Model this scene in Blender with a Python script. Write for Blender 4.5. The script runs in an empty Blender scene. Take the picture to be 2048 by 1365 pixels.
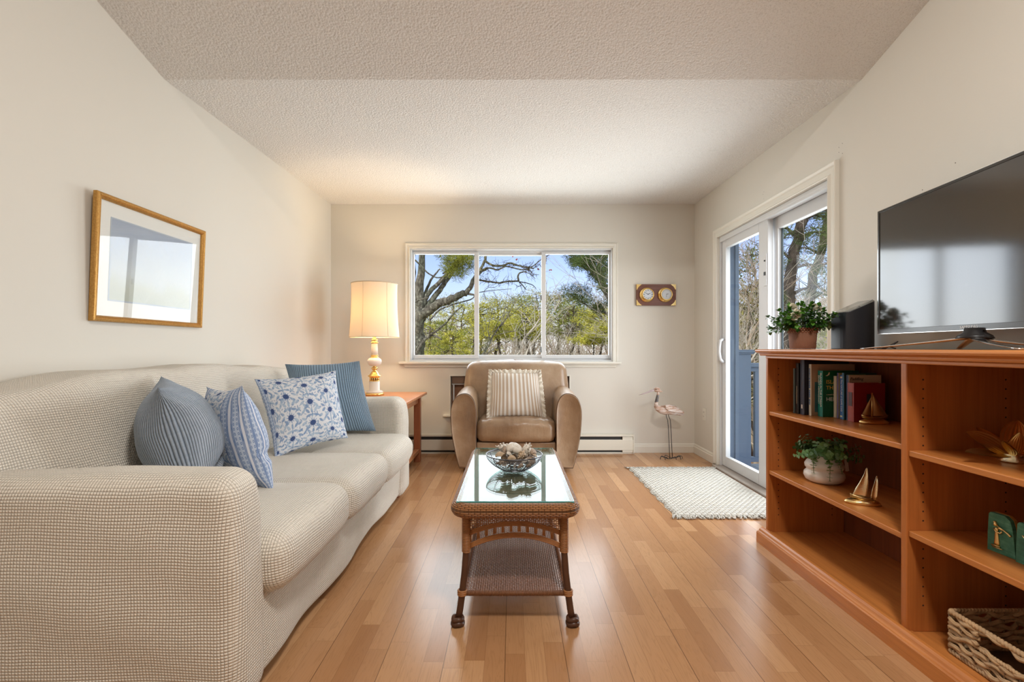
import bpy, bmesh, math, random
from mathutils import Vector, Matrix, noise
S = bpy.context.scene
C = S.collection
PI = math.pi
# ---------------------------------------------------------------- camera
F, CX, CY, CH = 967.0, 1025.0, 697.0, 1.025
cam_d = bpy.data.cameras.new('camera'); cam = bpy.data.objects.new('camera', cam_d); C.objects.link(cam)
cam.location = (0, 0, CH); cam.rotation_euler = (PI/2, 0, 0)
cam_d.sensor_width = 36.0; cam_d.lens = 36.0*F/2048.0
cam_d.shift_x = -1.0/2048.0; cam_d.shift_y = 14.5/2048.0
cam_d.clip_start = 0.02; cam_d.clip_end = 1000
S.camera = cam
def at(px, py, Y):
    return Vector(((px-CX)*Y/F, Y, CH-(py-CY)*Y/F))
# ---------------------------------------------------------------- sky, sun, exposure
S.view_settings.view_transform = 'Standard'; S.view_settings.look = 'None'
S.view_settings.gamma = 1.0; S.view_settings.use_curve_mapping = False
S.view_settings.exposure = 0.0
W = bpy.data.worlds.new('world'); S.world = W; W.use_nodes = True
wt = W.node_tree; wt.nodes.clear()
sky = wt.nodes.new('ShaderNodeTexSky'); sky.sky_type = 'NISHITA'
sky.sun_disc = False; sky.sun_elevation = math.radians(42); sky.sun_rotation = math.radians(215)
sky.air_density = 1.0; sky.dust_density = 1.2; sky.ozone_density = 1.0
bgn = wt.nodes.new('ShaderNodeBackground'); bgn.inputs[1].default_value = 0.23
# clear pale sky near the horizon, made-up bright cloud higher up for extra light
tcw = wt.nodes.new('ShaderNodeTexCoord'); sxw = wt.nodes.new('ShaderNodeSeparateXYZ'); wt.links.new(tcw.outputs['Generated'], sxw.inputs[0])
mrw = wt.nodes.new('ShaderNodeMapRange'); mrw.interpolation_type = 'SMOOTHSTEP'; wt.links.new(sxw.outputs[2], mrw.inputs[0])
mrw.inputs[1].default_value = .30; mrw.inputs[2].default_value = .50; mrw.inputs[3].default_value = 0; mrw.inputs[4].default_value = 1
bgc = wt.nodes.new('ShaderNodeBackground'); bgc.inputs[0].default_value = (.95, .975, 1.0, 1); bgc.inputs[1].default_value = 1.6
mxw = wt.nodes.new('ShaderNodeMixShader')
wo = wt.nodes.new('ShaderNodeOutputWorld')
mtw = wt.nodes.new('ShaderNodeMix'); mtw.data_type = 'RGBA'; mtw.blend_type = 'MULTIPLY'; mtw.inputs[0].default_value = 1.0; mtw.inputs[7].default_value = (.86, .79, 1.0, 1)
wt.links.new(sky.outputs[0], mtw.inputs[6]); wt.links.new(mtw.outputs[2], bgn.inputs[0]); wt.links.new(mrw.outputs[0], mxw.inputs[0]); wt.links.new(bgn.outputs[0], mxw.inputs[1]); wt.links.new(bgc.outputs[0], mxw.inputs[2]); wt.links.new(mxw.outputs[0], wo.inputs[0])
def lamp(name, kind, loc, energy, color=(1,1,1), rot=(0,0,0), size=None, size_y=None, radius=None, spread=None):
    d = bpy.data.lights.new(name, kind); o = bpy.data.objects.new(name, d); C.objects.link(o)
    o.location = loc; o.rotation_euler = rot; d.energy = energy; d.color = color
    if size and kind == 'AREA':
        d.size = size
        if size_y: d.shape = 'RECTANGLE'; d.size_y = size_y
        else: d.shape = 'DISK'
    if spread: d.spread = spread
    if radius is not None and kind == 'POINT': d.shadow_soft_size = radius
    return o
sun = lamp('sun', 'SUN', (0, -10, 20), 2.6, (1.0, 0.93, 0.82))
sun.rotation_euler = Vector((0.55, 0.75, -0.80)).to_track_quat('-Z', 'Y').to_euler()
sun.data.angle = math.radians(0.6)
# added fill light above the frame (its made-up fixture is built further down)
FILL_LIGHTS = [(0.60, 0.12, 2.99, 62.0)]
for i, (x, y, z, e) in enumerate(FILL_LIGHTS):
    lamp('overhead_fill_light', 'AREA', (x, y, z), e, (1.0, 0.955, 0.90), (0, 0, 0), size=0.42)

# area lamps added at the window and sliding door to boost the daylight
lamp('window_daylight_boost', 'AREA', (-.01, 4.93, 1.452), 30.0, (.93, .965, 1.0), (-PI/2, 0, 0), size=1.94, size_y=1.05, spread=2.6)
lamp('door_daylight_boost', 'AREA', (1.925, 3.43, .98), 39.0, (.96, .975, 1.0), (0, PI/2, 0), size=1.72, size_y=1.20, spread=2.5)

# ---------------------------------------------------------------- mesh helpers
ORG = {}          # name of a root / part -> world location its vertices are measured from
def setp(o, label=None, cat=None, group=None, kind=None):
    if label: o['label'] = label
    if cat: o['category'] = cat
    if group: o['group'] = group
    if kind: o['kind'] = kind
    return o
def thing(name, label, cat, loc=(0,0,0), rotz=0.0, group=None, kind=None, local=False):
    o = bpy.data.objects.new(name, None); C.objects.link(o)
    o.location = loc; o.rotation_euler = (0, 0, rotz); o.empty_display_size = 0.05
    ORG[o.name] = Vector((0,0,0)) if local else Vector(loc)
    return setp(o, label, cat, group, kind)
class MB:
    def __init__(s): s.v = []; s.f = []; s.uv = []; s.mi = []
    def add(s, vs, fs, uvs=None, mi=0):
        b = len(s.v); s.v += [tuple(p) for p in vs]
        s.uv += list(uvs) if uvs else [(0.0, 0.0)]*len(vs)
        for f in fs: s.f.append(tuple(i+b for i in f)); s.mi.append(mi)
        return s
    def box(s, x0, x1, y0, y1, z0, z1, mi=0):
        vs = [(x,y,z) for z in (z0,z1) for y in (y0,y1) for x in (x0,x1)]
        fs = [(0,2,3,1),(4,5,7,6),(0,1,5,4),(2,6,7,3),(0,4,6,2),(1,3,7,5)]
        return s.add(vs, fs, None, mi)
    def obox(s, c, ax, ay, az, hx, hy, hz, mi=0):
        c = Vector(c); ax = Vector(ax).normalized(); ay = Vector(ay).normalized(); az = Vector(az).normalized()
        vs = [c+ax*(hx*i)+ay*(hy*j)+az*(hz*k) for k in (-1,1) for j in (-1,1) for i in (-1,1)]
        return s.add(vs, [(0,2,3,1),(4,5,7,6),(0,1,5,4),(2,6,7,3),(0,4,6,2),(1,3,7,5)], None, mi)
    def tube(s, pts, r, n=8, closed=False, cap=True, mi=0, vscale=1.0):
        pts = [Vector(p) for p in pts]; m = len(pts)
        rs = list(r) if isinstance(r, (list, tuple)) else [r]*m
        rings = []; prev = None; L = 0.0; uvs = []
        for i, p in enumerate(pts):
            if closed: t = pts[(i+1)%m]-pts[i-1]
            else: t = pts[min(i+1,m-1)]-pts[max(i-1,0)]
            if t.length < 1e-9: t = Vector((0,0,1))
            t.normalize()
            if prev is None:
                a = Vector((0,0,1)) if abs(t.z) < 0.9 else Vector((1,0,0))
                u = t.cross(a).normalized()
            else:
                u = prev - t*prev.dot(t)
                u = u.normalized() if u.length > 1e-6 else t.orthogonal().normalized()
            prev = u; w = t.cross(u)
            if i: L += (p-pts[i-1]).length
            rings.append([p+(u*math.cos(2*PI*k/n)+w*math.sin(2*PI*k/n))*rs[i] for k in range(n)])
            uvs += [(k/n, L*vscale) for k in range(n)]
        if closed:
            L += (pts[0]-pts[-1]).length; rings.append(rings[0]); uvs += [(k/n, L*vscale) for k in range(n)]
        vs = [q for g in rings for q in g]; fs = []
        for i in range(m if closed else m-1):
            j = i+1
            for k in range(n):
                fs.append((i*n+k, i*n+(k+1)%n, j*n+(k+1)%n, j*n+k))
        if cap and not closed:
            fs.append(tuple(range(n-1,-1,-1))); fs.append(tuple((m-1)*n+k for k in range(n)))
        return s.add(vs, fs, uvs, mi)
    def lathe(s, prof, c=(0,0,0), n=32, axis='Z', mi=0, sx=1.0, sy=1.0):
        c = Vector(c); vs = []; uvs = []; fs = []; N1 = n; rows = []
        for j, (r, h) in enumerate(prof):
            rows.append(len(vs)); n1 = 1 if r < 1e-6 else N1
            for k in range(n1):
                a = 2*PI*k/n; x, y = r*math.cos(a)*sx, r*math.sin(a)*sy
                if axis == 'Z': p = Vector((x, y, h))
                elif axis == 'Y': p = Vector((x, h, -y))
                else: p = Vector((h, x, y))
                vs.append(c+p); uvs.append((k/n, h))
        for j in range(len(prof)-1):
            a, b = rows[j], rows[j+1]; pa, pb = prof[j][0] < 1e-6, prof[j+1][0] < 1e-6
            if pa and pb: continue
            for k in range(n):
                q = (k+1)%n
                if pa: fs.append((a, b+q, b+k))
                elif pb: fs.append((a+k, a+q, b))
                else: fs.append((a+k, a+q, b+q, b+k))
        if prof[0][0] > 1e-6: fs.append(tuple(range(n-1,-1,-1)))
        if prof[-1][0] > 1e-6 and not (len(prof) == 2 and prof[0][0] < 1e-6): fs.append(tuple(rows[-1]+k for k in range(n)))
        return s.add(vs, fs, uvs, mi)
    def ball(s, c, rx, ry=None, rz=None, n=12, m=8, mi=0, rot=None):
        ry = ry or rx; rz = rz or rx; c = Vector(c); vs = []; fs = []
        for j in range(m+1):
            t = PI*j/m
            for k in range(n if 0 < j < m else 1):
                a = 2*PI*k/n; p = Vector((rx*math.sin(t)*math.cos(a), ry*math.sin(t)*math.sin(a), -rz*math.cos(t)))
                if rot: p = rot @ p
                vs.append(c+p)
        R = lambda j, k: 0 if j == 0 else (1+(m-1)*n if j == m else 1+(j-1)*n+k%n)
        for j in range(m):
            for k in range(n):
                f = (R(j,k), R(j,k+1), R(j+1,k+1), R(j+1,k)); fs.append(tuple(dict.fromkeys(f)))
        return s.add(vs, fs, None, mi)
    def loft(s, rings, cap=True, mi=0):
        n = len(rings[0]); vs = [p for g in rings for p in g]; fs = []
        for i in range(len(rings)-1):
            for k in range(n): fs.append((i*n+k, i*n+(k+1)%n, (i+1)*n+(k+1)%n, (i+1)*n+k))
        if cap: fs.append(tuple(range(n-1,-1,-1))); fs.append(tuple((len(rings)-1)*n+k for k in range(n)))
        return s.add(vs, fs, None, mi)
    def grid(s, fn, nu, nv, mi=0, flip=False):
        vs = []; uvs = []; fs = []
        for j in range(nv+1):
            for i in range(nu+1):
                u, v = i/nu, j/nv; vs.append(fn(u, v)); uvs.append((u, v))
        for j in range(nv):
            for i in range(nu):
                a = j*(nu+1)+i; q = (a, a+1, a+nu+2, a+nu+1)
                fs.append(q[::-1] if flip else q)
        return s.add(vs, fs, uvs, mi)
    def soft(s, x0, x1, y0, y1, z0, z1, r=0.05, step=0.04, deform=None, mi=0):
        lo = Vector((x0,y0,z0)); hi = Vector((x1,y1,z1))
        r = min(r, (x1-x0)/2.01, (y1-y0)/2.01, (z1-z0)/2.01)
        ax = []
        for a in range(3):
            L = hi[a]-lo[a]; k = max(1, int(round((L-2*r)/step)))
            e = [0, .12*r, .3*r, .55*r, .8*r]
            ax.append([lo[a]+q for q in e]+[lo[a]+r+(L-2*r)*i/k for i in range(k+1)]+[hi[a]-q for q in e[::-1]])
        idx = {}; vs = []; fs = []
        def V(i, j, k):
            key = (i,j,k)
            if key not in idx:
                p = Vector((ax[0][i], ax[1][j], ax[2][k]))
                q = Vector([min(max(p[a], lo[a]+r), hi[a]-r) for a in range(3)])
                d = p-q
                # spread the edge samples evenly round the bend
                if d.length > 1e-9: p = q+d.normalized()*r
                if deform: p = Vector(deform(p))
                idx[key] = len(vs); vs.append(p)
            return idx[key]
        nx, ny, nz = [len(a)-1 for a in ax]
        for i in range(nx):
            for j in range(ny):
                fs.append((V(i,j,0),V(i,j+1,0),V(i+1,j+1,0),V(i+1,j,0)))
                fs.append((V(i,j,nz),V(i+1,j,nz),V(i+1,j+1,nz),V(i,j+1,nz)))
        for i in range(nx):
            for k in range(nz):
                fs.append((V(i,0,k),V(i+1,0,k),V(i+1,0,k+1),V(i,0,k+1)))
                fs.append((V(i,ny,k),V(i,ny,k+1),V(i+1,ny,k+1),V(i+1,ny,k)))
        for j in range(ny):
            for k in range(nz):
                fs.append((V(0,j,k),V(0,j,k+1),V(0,j+1,k+1),V(0,j+1,k)))
                fs.append((V(nx,j,k),V(nx,j+1,k),V(nx,j+1,k+1),V(nx,j,k+1)))
        return s.add(vs, fs, None, mi)
    def build(s, name, mat, parent=None, smooth=True, bevel=0.0, sub=0, label=None, seg=2, **kw):
        o3 = ORG.get(parent.name, Vector((0,0,0))) if parent else Vector((0,0,0))
        me = bpy.data.meshes.new(name)
        me.from_pydata([(v[0]-o3[0], v[1]-o3[1], v[2]-o3[2]) for v in s.v], [], s.f)
        for m in (mat if isinstance(mat, (list, tuple)) else [mat]): me.materials.append(m)
        if any(s.mi): me.polygons.foreach_set('material_index', s.mi)
        uvl = me.uv_layers.new(name='UVMap'); li = [0]*len(me.loops)
        me.loops.foreach_get('vertex_index', li)
        fl = []
        for i in li: fl += s.uv[i]
        uvl.data.foreach_set('uv', fl)
        if smooth: me.polygons.foreach_set('use_smooth', [True]*len(me.polygons))
        me.validate(); me.update()
        o = bpy.data.objects.new(name, me); C.objects.link(o)
        if parent: o.parent = parent; ORG[o.name] = o3.copy()
        if bevel:
            b = o.modifiers.new('bevel', 'BEVEL'); b.width = bevel; b.segments = seg; b.limit_method = 'ANGLE'; b.angle_limit = 0.6
            me.polygons.foreach_set('use_smooth', [False]*len(me.polygons))
        if sub:
            m = o.modifiers.new('sub', 'SUBSURF'); m.levels = sub; m.render_levels = sub
        if label: o['label'] = label
        for k, v in kw.items(): o[k] = v
        return o
def copy_tree(o, parent=None):
    c = o.copy(); C.objects.link(c); c.parent = parent
    for ch in list(o.children): copy_tree(ch, c)
    return c
def text(txt, size, mat, parent, org, ex, ey, name='lettering', depth=0.0004, align='LEFT', shear=0.0, sx=1.0):
    cu = bpy.data.curves.new('txt', 'FONT'); cu.body = txt; cu.size = size; cu.extrude = depth
    cu.align_x = align; cu.align_y = 'CENTER'; cu.shear = shear; cu.resolution_u = 2
    to = bpy.data.objects.new('txt', cu); C.objects.link(to)
    bpy.context.view_layer.update()
    me = bpy.data.meshes.new_from_object(to)
    bpy.data.objects.remove(to); bpy.data.curves.remove(cu)
    ex = Vector(ex).normalized(); ey = Vector(ey).normalized(); ez = ex.cross(ey)
    o3 = ORG.get(parent.name, Vector((0,0,0)))
    og = Vector(org)-o3
    for v in me.vertices:
        v.co = og + ex*(v.co.x*sx) + ey*v.co.y + ez*(v.co.z+depth)
    me.materials.clear(); me.materials.append(mat); me.name = name
    o = bpy.data.objects.new(name, me); C.objects.link(o); o.parent = parent; ORG[o.name] = o3.copy()
    return o
def n3(p, s, seed=0.0): return noise.noise(Vector((p[0]*s+seed, p[1]*s-seed*1.7, p[2]*s+seed*0.6)))
# ---------------------------------------------------------------- materials
class G:
    def __init__(s, name, color=(.8,.8,.8), rough=.5, metal=0.0, spec=.5):
        s.m = bpy.data.materials.new(name); s.m.use_nodes = True; s.t = s.m.node_tree
        s.b = [n for n in s.t.nodes if n.type == 'BSDF_PRINCIPLED'][0]
        s.b.inputs['Base Color'].default_value = (*color, 1)
        s.b.inputs['Roughness'].default_value = rough; s.b.inputs['Metallic'].default_value = metal
        s.b.inputs['Specular IOR Level'].default_value = spec
        s.tc = None
    def put(s, sock, v):
        if isinstance(v, bpy.types.NodeSocket): s.t.links.new(v, sock)
        elif v is not None:
            if hasattr(sock.default_value, '__len__') and not isinstance(v, (tuple, list)): v = (v, v, v)
            if hasattr(sock.default_value, '__len__') and len(sock.default_value) == 4 and len(v) == 3: v = (*v, 1)
            sock.default_value = v
    def n(s, typ, props=None, out=0, **ins):
        nd = s.t.nodes.new('ShaderNode'+typ)
        for k, v in (props or {}).items(): setattr(nd, k, v)
        for k, v in ins.items():
            key = int(k[1:]) if k[0] == 'i' and k[1:].isdigit() else k.replace('_', ' ')
            s.put(nd.inputs[key], v)
        return nd.outputs[out]
    def ma(s, op, a, b=None, c=None, clamp=False):
        nd = s.t.nodes.new('ShaderNodeMath'); nd.operation = op; nd.use_clamp = clamp
        s.put(nd.inputs[0], a)
        if b is not None: s.put(nd.inputs[1], b)
        if c is not None: s.put(nd.inputs[2], c)
        return nd.outputs[0]
    def co(s, which='Object'):
        if not s.tc: s.tc = s.t.nodes.new('ShaderNodeTexCoord')
        return s.tc.outputs[which]
    def sep(s, v):
        nd = s.t.nodes.new('ShaderNodeSeparateXYZ'); s.put(nd.inputs[0], v); return nd.outputs
    def com(s, x=0.0, y=0.0, z=0.0):
        nd = s.t.nodes.new('ShaderNodeCombineXYZ')
        s.put(nd.inputs[0], x); s.put(nd.inputs[1], y); s.put(nd.inputs[2], z); return nd.outputs[0]
    def mapv(s, v, scale=(1,1,1), loc=(0,0,0)):
        return s.n('Mapping', None, 0, Vector=v, Scale=scale, Location=loc)
    def noise(s, v=None, scale=5.0, detail=3.0, rough=.5, dist=0.0, out=0):
        return s.n('TexNoise', None, out, Vector=v if v is not None else s.co(), Scale=scale, Detail=detail, Roughness=rough, Distortion=dist)
    def ramp(s, fac, stops):
        nd = s.t.nodes.new('ShaderNodeValToRGB'); s.put(nd.inputs[0], fac)
        el = nd.color_ramp.elements
        while len(el) < len(stops): el.new(0.5)
        for e, (p, c) in zip(el, stops): e.position = p; e.color = (*c, 1) if len(c) == 3 else c
        return nd.outputs[0]
    def mix(s, f, a, b, blend='MIX'):
        nd = s.t.nodes.new('ShaderNodeMix'); nd.data_type = 'RGBA'; nd.blend_type = blend
        s.put(nd.inputs[0], f); s.put(nd.inputs[6], a); s.put(nd.inputs[7], b); return nd.outputs[2]
    def step(s, v, e, w): return s.ma('MULTIPLY_ADD', s.ma('SUBTRACT', v, e), 1.0/w, 0.5, clamp=True)
    def color(s, v): s.put(s.b.inputs['Base Color'], v); return s
    def bump(s, h, strength=.3, dist=.01):
        nd = s.t.nodes.new('ShaderNodeBump'); nd.inputs['Strength'].default_value = strength
        nd.inputs['Distance'].default_value = dist; s.put(nd.inputs['Height'], h)
        s.t.links.new(nd.outputs[0], s.b.inputs['Normal']); return s
    def set(s, **k):
        for a, v in k.items(): s.put(s.b.inputs[a.replace('_', ' ')], v)
        return s
def plain(name, color, rough=.5, metal=0.0, spec=.5, var=0.0, scale=8.0, bump=0.0):
    g = G(name, color, rough, metal, spec)
    if var:
        f = g.noise(scale=scale, detail=4)
        g.color(g.mix(f, tuple(c*(1-var) for c in color), tuple(min(1, c*(1+var)) for c in color)))
    if bump: g.bump(g.noise(scale=scale*12, detail=3), bump, .002)
    return g.m
MAT = {}
# painted walls
g = G('wall_paint', (.74,.69,.585), .62, spec=.3)
f = g.noise(scale=1.3, detail=3)
g.color(g.mix(f, (.715,.685,.62), (.745,.715,.65)))
g.bump(g.noise(scale=260, detail=2), .12, .001); MAT['wall'] = g.m
g = G('popcorn_ceiling', (.72,.70,.665), .95, spec=.1)
vo = g.n('TexVoronoi', {'feature': 'SMOOTH_F1'}, 0, Vector=g.co(), Scale=95.0, Smoothness=.6)
nz = g.noise(scale=170, detail=3)
g.color(g.mix(g.step(nz, .40, .2), (.66,.64,.605), (.80,.785,.76)))
g.bump(g.ma('ADD', g.ma('MULTIPLY', vo, -1.4), nz), .55, .005); MAT['ceiling'] = g.m
MAT['trim'] = plain('trim_paint', (.80,.775,.70), .42, var=.02)
MAT['white'] = plain('white_vinyl', (.70,.715,.73), .35)
MAT['base_paint'] = plain('baseboard_paint', (.78,.75,.67), .45)
# glass that lets daylight through
def glass(name, tint=(1,1,1), ior=1.45, rough=0.0, pw=4.5):
    g = G(name); t = g.t; t.nodes.remove(g.b)
    f0 = ((ior-1)/(ior+1))**2*2.0
    lw = t.nodes.new('ShaderNodeLayerWeight'); lw.inputs[0].default_value = .5
    fr = t.nodes.new('ShaderNodeMath'); fr.operation = 'MULTIPLY_ADD'
    p5 = t.nodes.new('ShaderNodeMath'); p5.operation = 'POWER'; t.links.new(lw.outputs['Facing'], p5.inputs[0]); p5.inputs[1].default_value = pw
    t.links.new(p5.outputs[0], fr.inputs[0]); fr.inputs[1].default_value = 1-f0; fr.inputs[2].default_value = f0
    tr = t.nodes.new('ShaderNodeBsdfTransparent'); tr.inputs[0].default_value = (*tint, 1)
    gl = t.nodes.new('ShaderNodeBsdfGlossy'); gl.inputs['Roughness'].default_value = rough
    mx = t.nodes.new('ShaderNodeMixShader'); out = [n for n in t.nodes if n.type == 'OUTPUT_MATERIAL'][0]
    t.links.new(fr.outputs[0], mx.inputs[0]); t.links.new(tr.outputs[0], mx.inputs[1]); t.links.new(gl.outputs[0], mx.inputs[2])
    t.links.new(mx.outputs[0], out.inputs[0]); return g.m
MAT['glass'] = glass('window_glass', (.97,.985,.98), 1.16, pw=6.5)
MAT['picture_glass'] = glass('picture_glass', (1,1,1), 1.32)
MAT['table_glass'] = glass('table_glass', (.82,.93,.90), 1.38, pw=7.5)
MAT['glass_edge'] = plain('green_glass_edge', (.05,.30,.28), .15)
# oak strip floor
g = G('oak_floor', (.5,.27,.12), .3, spec=.36)
x, y, z = g.sep(g.co())[:3]
SW = .0665
xs = g.ma('DIVIDE', g.ma('ADD', x, 10.0), SW); si = g.ma('FLOOR', xs); sf = g.ma('FRACT', xs)
r1 = g.n('TexWhiteNoise', {'noise_dimensions': '1D'}, 0, W=si)
L = .52
ys = g.ma('DIVIDE', g.ma('ADD', g.ma('ADD', y, 20.0), g.ma('MULTIPLY', r1, 3.7)), L); yi = g.ma('FLOOR', ys); yf = g.ma('FRACT', ys)
r2n = g.t.nodes.new('ShaderNodeTexWhiteNoise'); r2n.noise_dimensions = '2D'; g.put(r2n.inputs['Vector'], g.com(si, yi, 0.0)); r2 = r2n.outputs[0]
base = g.ramp(r2, [(0,(.42,.205,.09)), (.25,(.50,.26,.12)), (.75,(.56,.305,.145)), (1,(.66,.385,.195))])
gc = g.com(g.ma('MULTIPLY_ADD', x, 26.0, g.ma('MULTIPLY', r2, 37.0)), g.ma('MULTIPLY_ADD', y, 1.6, g.ma('MULTIPLY', r2, 91.0)), 0.0)
gw = g.noise(gc, 1.0, 3.0, .55, .6)
rings = g.ma('FRACT', g.ma('MULTIPLY', gw, 13.0))
rings = g.ma('ABSOLUTE', g.ma('SUBTRACT', rings, .5))
fine = g.noise(g.mapv(g.co(), (420, 9, 1)), 1.0, 2.0)
col = g.mix(g.ma('MULTIPLY', g.step(rings, .12, .22), .55), g.mix(.42, base, (.27,.13,.055)), base)
col = g.mix(g.ma('MULTIPLY', fine, .35), col, g.mix(.5, base, (.28,.14,.065)))
edge = g.ma('MINIMUM', sf, g.ma('SUBTRACT', 1.0, sf)); e1 = g.ma('LESS_THAN', edge, .012)
b3 = g.ma('FRACT', g.ma('DIVIDE', xs, 3.0)); e3 = g.ma('LESS_THAN', b3, .009)
ye = g.ma('LESS_THAN', yf, .0035)
col = g.mix(g.ma('MULTIPLY', g.ma('MAXIMUM', e1, ye), .35), col, (.16,.07,.03))
col = g.mix(g.ma('MULTIPLY', e3, .8), col, (.07,.03,.012))
g.color(col)
g.set(Roughness=g.ma('MULTIPLY_ADD', g.noise(scale=3.0, detail=4), .10, .17))
g.bump(g.ma('SUBTRACT', g.ma('MULTIPLY', g.noise(g.mapv(g.co(), (16, 2.2, 1)), 1.0, 3.0), .5), g.ma('MULTIPLY', e3, .6)), .22, .004)
MAT['floor'] = g.m
# cherry wood; grain runs along the given axis
def cherry(name, axis, c0, c1, rough=.32, sc=1.0):
    g = G(name, c0, rough)
    s3 = [34*sc]*3; s3[axis] = 1.3*sc
    v = g.mapv(g.co(), tuple(s3)); w = g.noise(v, 1.0, 5.0, .6, .8)
    s4 = [240]*3; s4[axis] = 6
    fine = g.noise(g.mapv(g.co(), tuple(s4)), 1.0, 2.0)
    col = g.ramp(g.ma('ADD', g.ma('MULTIPLY', w, .75), g.ma('MULTIPLY', fine, .25)), [(.25, c1), (.55, c0), (.8, tuple(min(1, c*1.25) for c in c0))])
    g.color(col); g.bump(fine, .05, .001); return g.m
MAT['cherry_y'] = cherry('cherry_wood_long', 1, (.55,.205,.052), (.39,.12,.026))
MAT['cherry_z'] = cherry('cherry_wood_upright', 2, (.47,.15,.034), (.33,.092,.019))
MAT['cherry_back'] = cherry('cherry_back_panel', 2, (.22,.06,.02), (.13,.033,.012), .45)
MAT['table_wood'] = cherry('side_table_wood', 0, (.50,.215,.095), (.36,.13,.055), .35)
MAT['table_wood_z'] = cherry('side_table_leg_wood', 2, (.36,.125,.055), (.25,.08,.035), .35)
MAT['hole'] = plain('drilled_hole', (.03,.012,.006), .9)
# waffle slipcover, three-way mapped
def tri_grid(g, pitch, sharp=1.0, warp=.004):
    v = g.co()
    wv = g.n('TexNoise', None, 1, Vector=v, Scale=4.0, Detail=2.0)
    ad = g.t.nodes.new('ShaderNodeVectorMath'); ad.operation = 'MULTIPLY_ADD'
    g.put(ad.inputs[0], wv); ad.inputs[1].default_value = (warp*5,)*3; g.put(ad.inputs[2], v)
    c = g.sep(ad.outputs[0]); k = PI/pitch
    sn = [g.ma('ABSOLUTE', g.ma('SINE', g.ma('MULTIPLY', c[i], k))) for i in range(3)]
    nn = g.sep(g.co('Normal')); ab = [g.ma('POWER', g.ma('ABSOLUTE', nn[i]), 4.0) for i in range(3)]
    tot = g.ma('ADD', g.ma('ADD', ab[0], ab[1]), ab[2])
    def pw(a, b): return g.ma('POWER', g.ma('MULTIPLY', sn[a], sn[b]), sharp)
    h = g.ma('ADD', g.ma('ADD', g.ma('MULTIPLY', ab[0], pw(1,2)), g.ma('MULTIPLY', ab[1], pw(0,2))), g.ma('MULTIPLY', ab[2], pw(0,1)))
    return g.ma('DIVIDE', h, tot)
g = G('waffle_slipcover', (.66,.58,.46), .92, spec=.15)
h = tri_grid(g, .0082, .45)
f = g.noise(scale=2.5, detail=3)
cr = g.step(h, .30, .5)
g.color(g.mix(cr, g.mix(f, (.50,.43,.34), (.54,.47,.37)), g.mix(f, (.83,.775,.68), (.87,.815,.72))))  # shade in the waffle grooves is painted into the colour
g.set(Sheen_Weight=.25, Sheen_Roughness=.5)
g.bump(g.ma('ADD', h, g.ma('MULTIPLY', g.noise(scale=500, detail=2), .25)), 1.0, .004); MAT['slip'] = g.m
g = G('tan_leather', (.42,.25,.14), .36, spec=.5)
f = g.noise(scale=3.0, detail=5, rough=.6); f2 = g.noise(scale=9.0, detail=4)
col = g.ramp(f, [(.3,(.185,.10,.05)), (.5,(.30,.185,.10)), (.72,(.45,.325,.215))])
g.color(g.mix(g.ma('MULTIPLY', f2, .30), col, (.44,.32,.22)))
g.set(Roughness=g.ma('MULTIPLY_ADD', f2, .22, .28))
vo = g.noise(scale=260, detail=3)
wk = g.noise(g.mapv(g.co(), (34, 34, 9)), 1.0, 3.0, .6, 1.2)
g.bump(g.ma('ADD', g.ma('MULTIPLY', vo, .10), g.ma('ADD', g.ma('MULTIPLY', g.noise(scale=9, detail=4), .8), g.ma('MULTIPLY', wk, .35))), .38, .014); g.set(Coat_Weight=.45, Coat_Roughness=.22); MAT['leather'] = g.m
MAT['leather_seam'] = plain('dark_leather_piping', (.10,.055,.035), .5)
# metals
MAT['brass'] = plain('polished_brass', (.90,.64,.25), .22, 1.0, var=.06, scale=14)
MAT['brass_dark'] = plain('aged_brass', (.46,.31,.14), .36, 1.0, var=.25, scale=26, bump=.3)
MAT['brass_gold'] = plain('gold_brass', (.92,.66,.30), .30, 1.0, var=.18, scale=18, bump=.2)
MAT['brass_pale'] = plain('pale_brass', (.88,.80,.58), .26, 1.0, var=.18, scale=20, bump=.2)
MAT['chrome'] = plain('chrome', (.78,.77,.75), .10, 1.0)
MAT['black_metal'] = plain('black_iron', (.02,.02,.022), .45)
MAT['steel_wire'] = plain('dark_steel_wire', (.16,.16,.18), .35, .9)
MAT['enamel'] = plain('cream_enamel', (.80,.74,.68), .35)
MAT['black_plastic'] = plain('black_plastic', (.012,.012,.014), .35)
MAT['grey_plastic'] = plain('dark_grey_plastic', (.014,.016,.022), .38)
MAT['screen'] = plain('tv_screen', (.018,.012,.008), .09, spec=1.0)
MAT['heater'] = plain('heater_enamel', (.80,.78,.68), .4)
MAT['heater_dark'] = plain('heater_fins', (.04,.04,.04), .6)
MAT['blue_paint'] = plain('blue_grey_paint', (.17,.235,.325), .55, var=.04, bump=.1)
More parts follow.
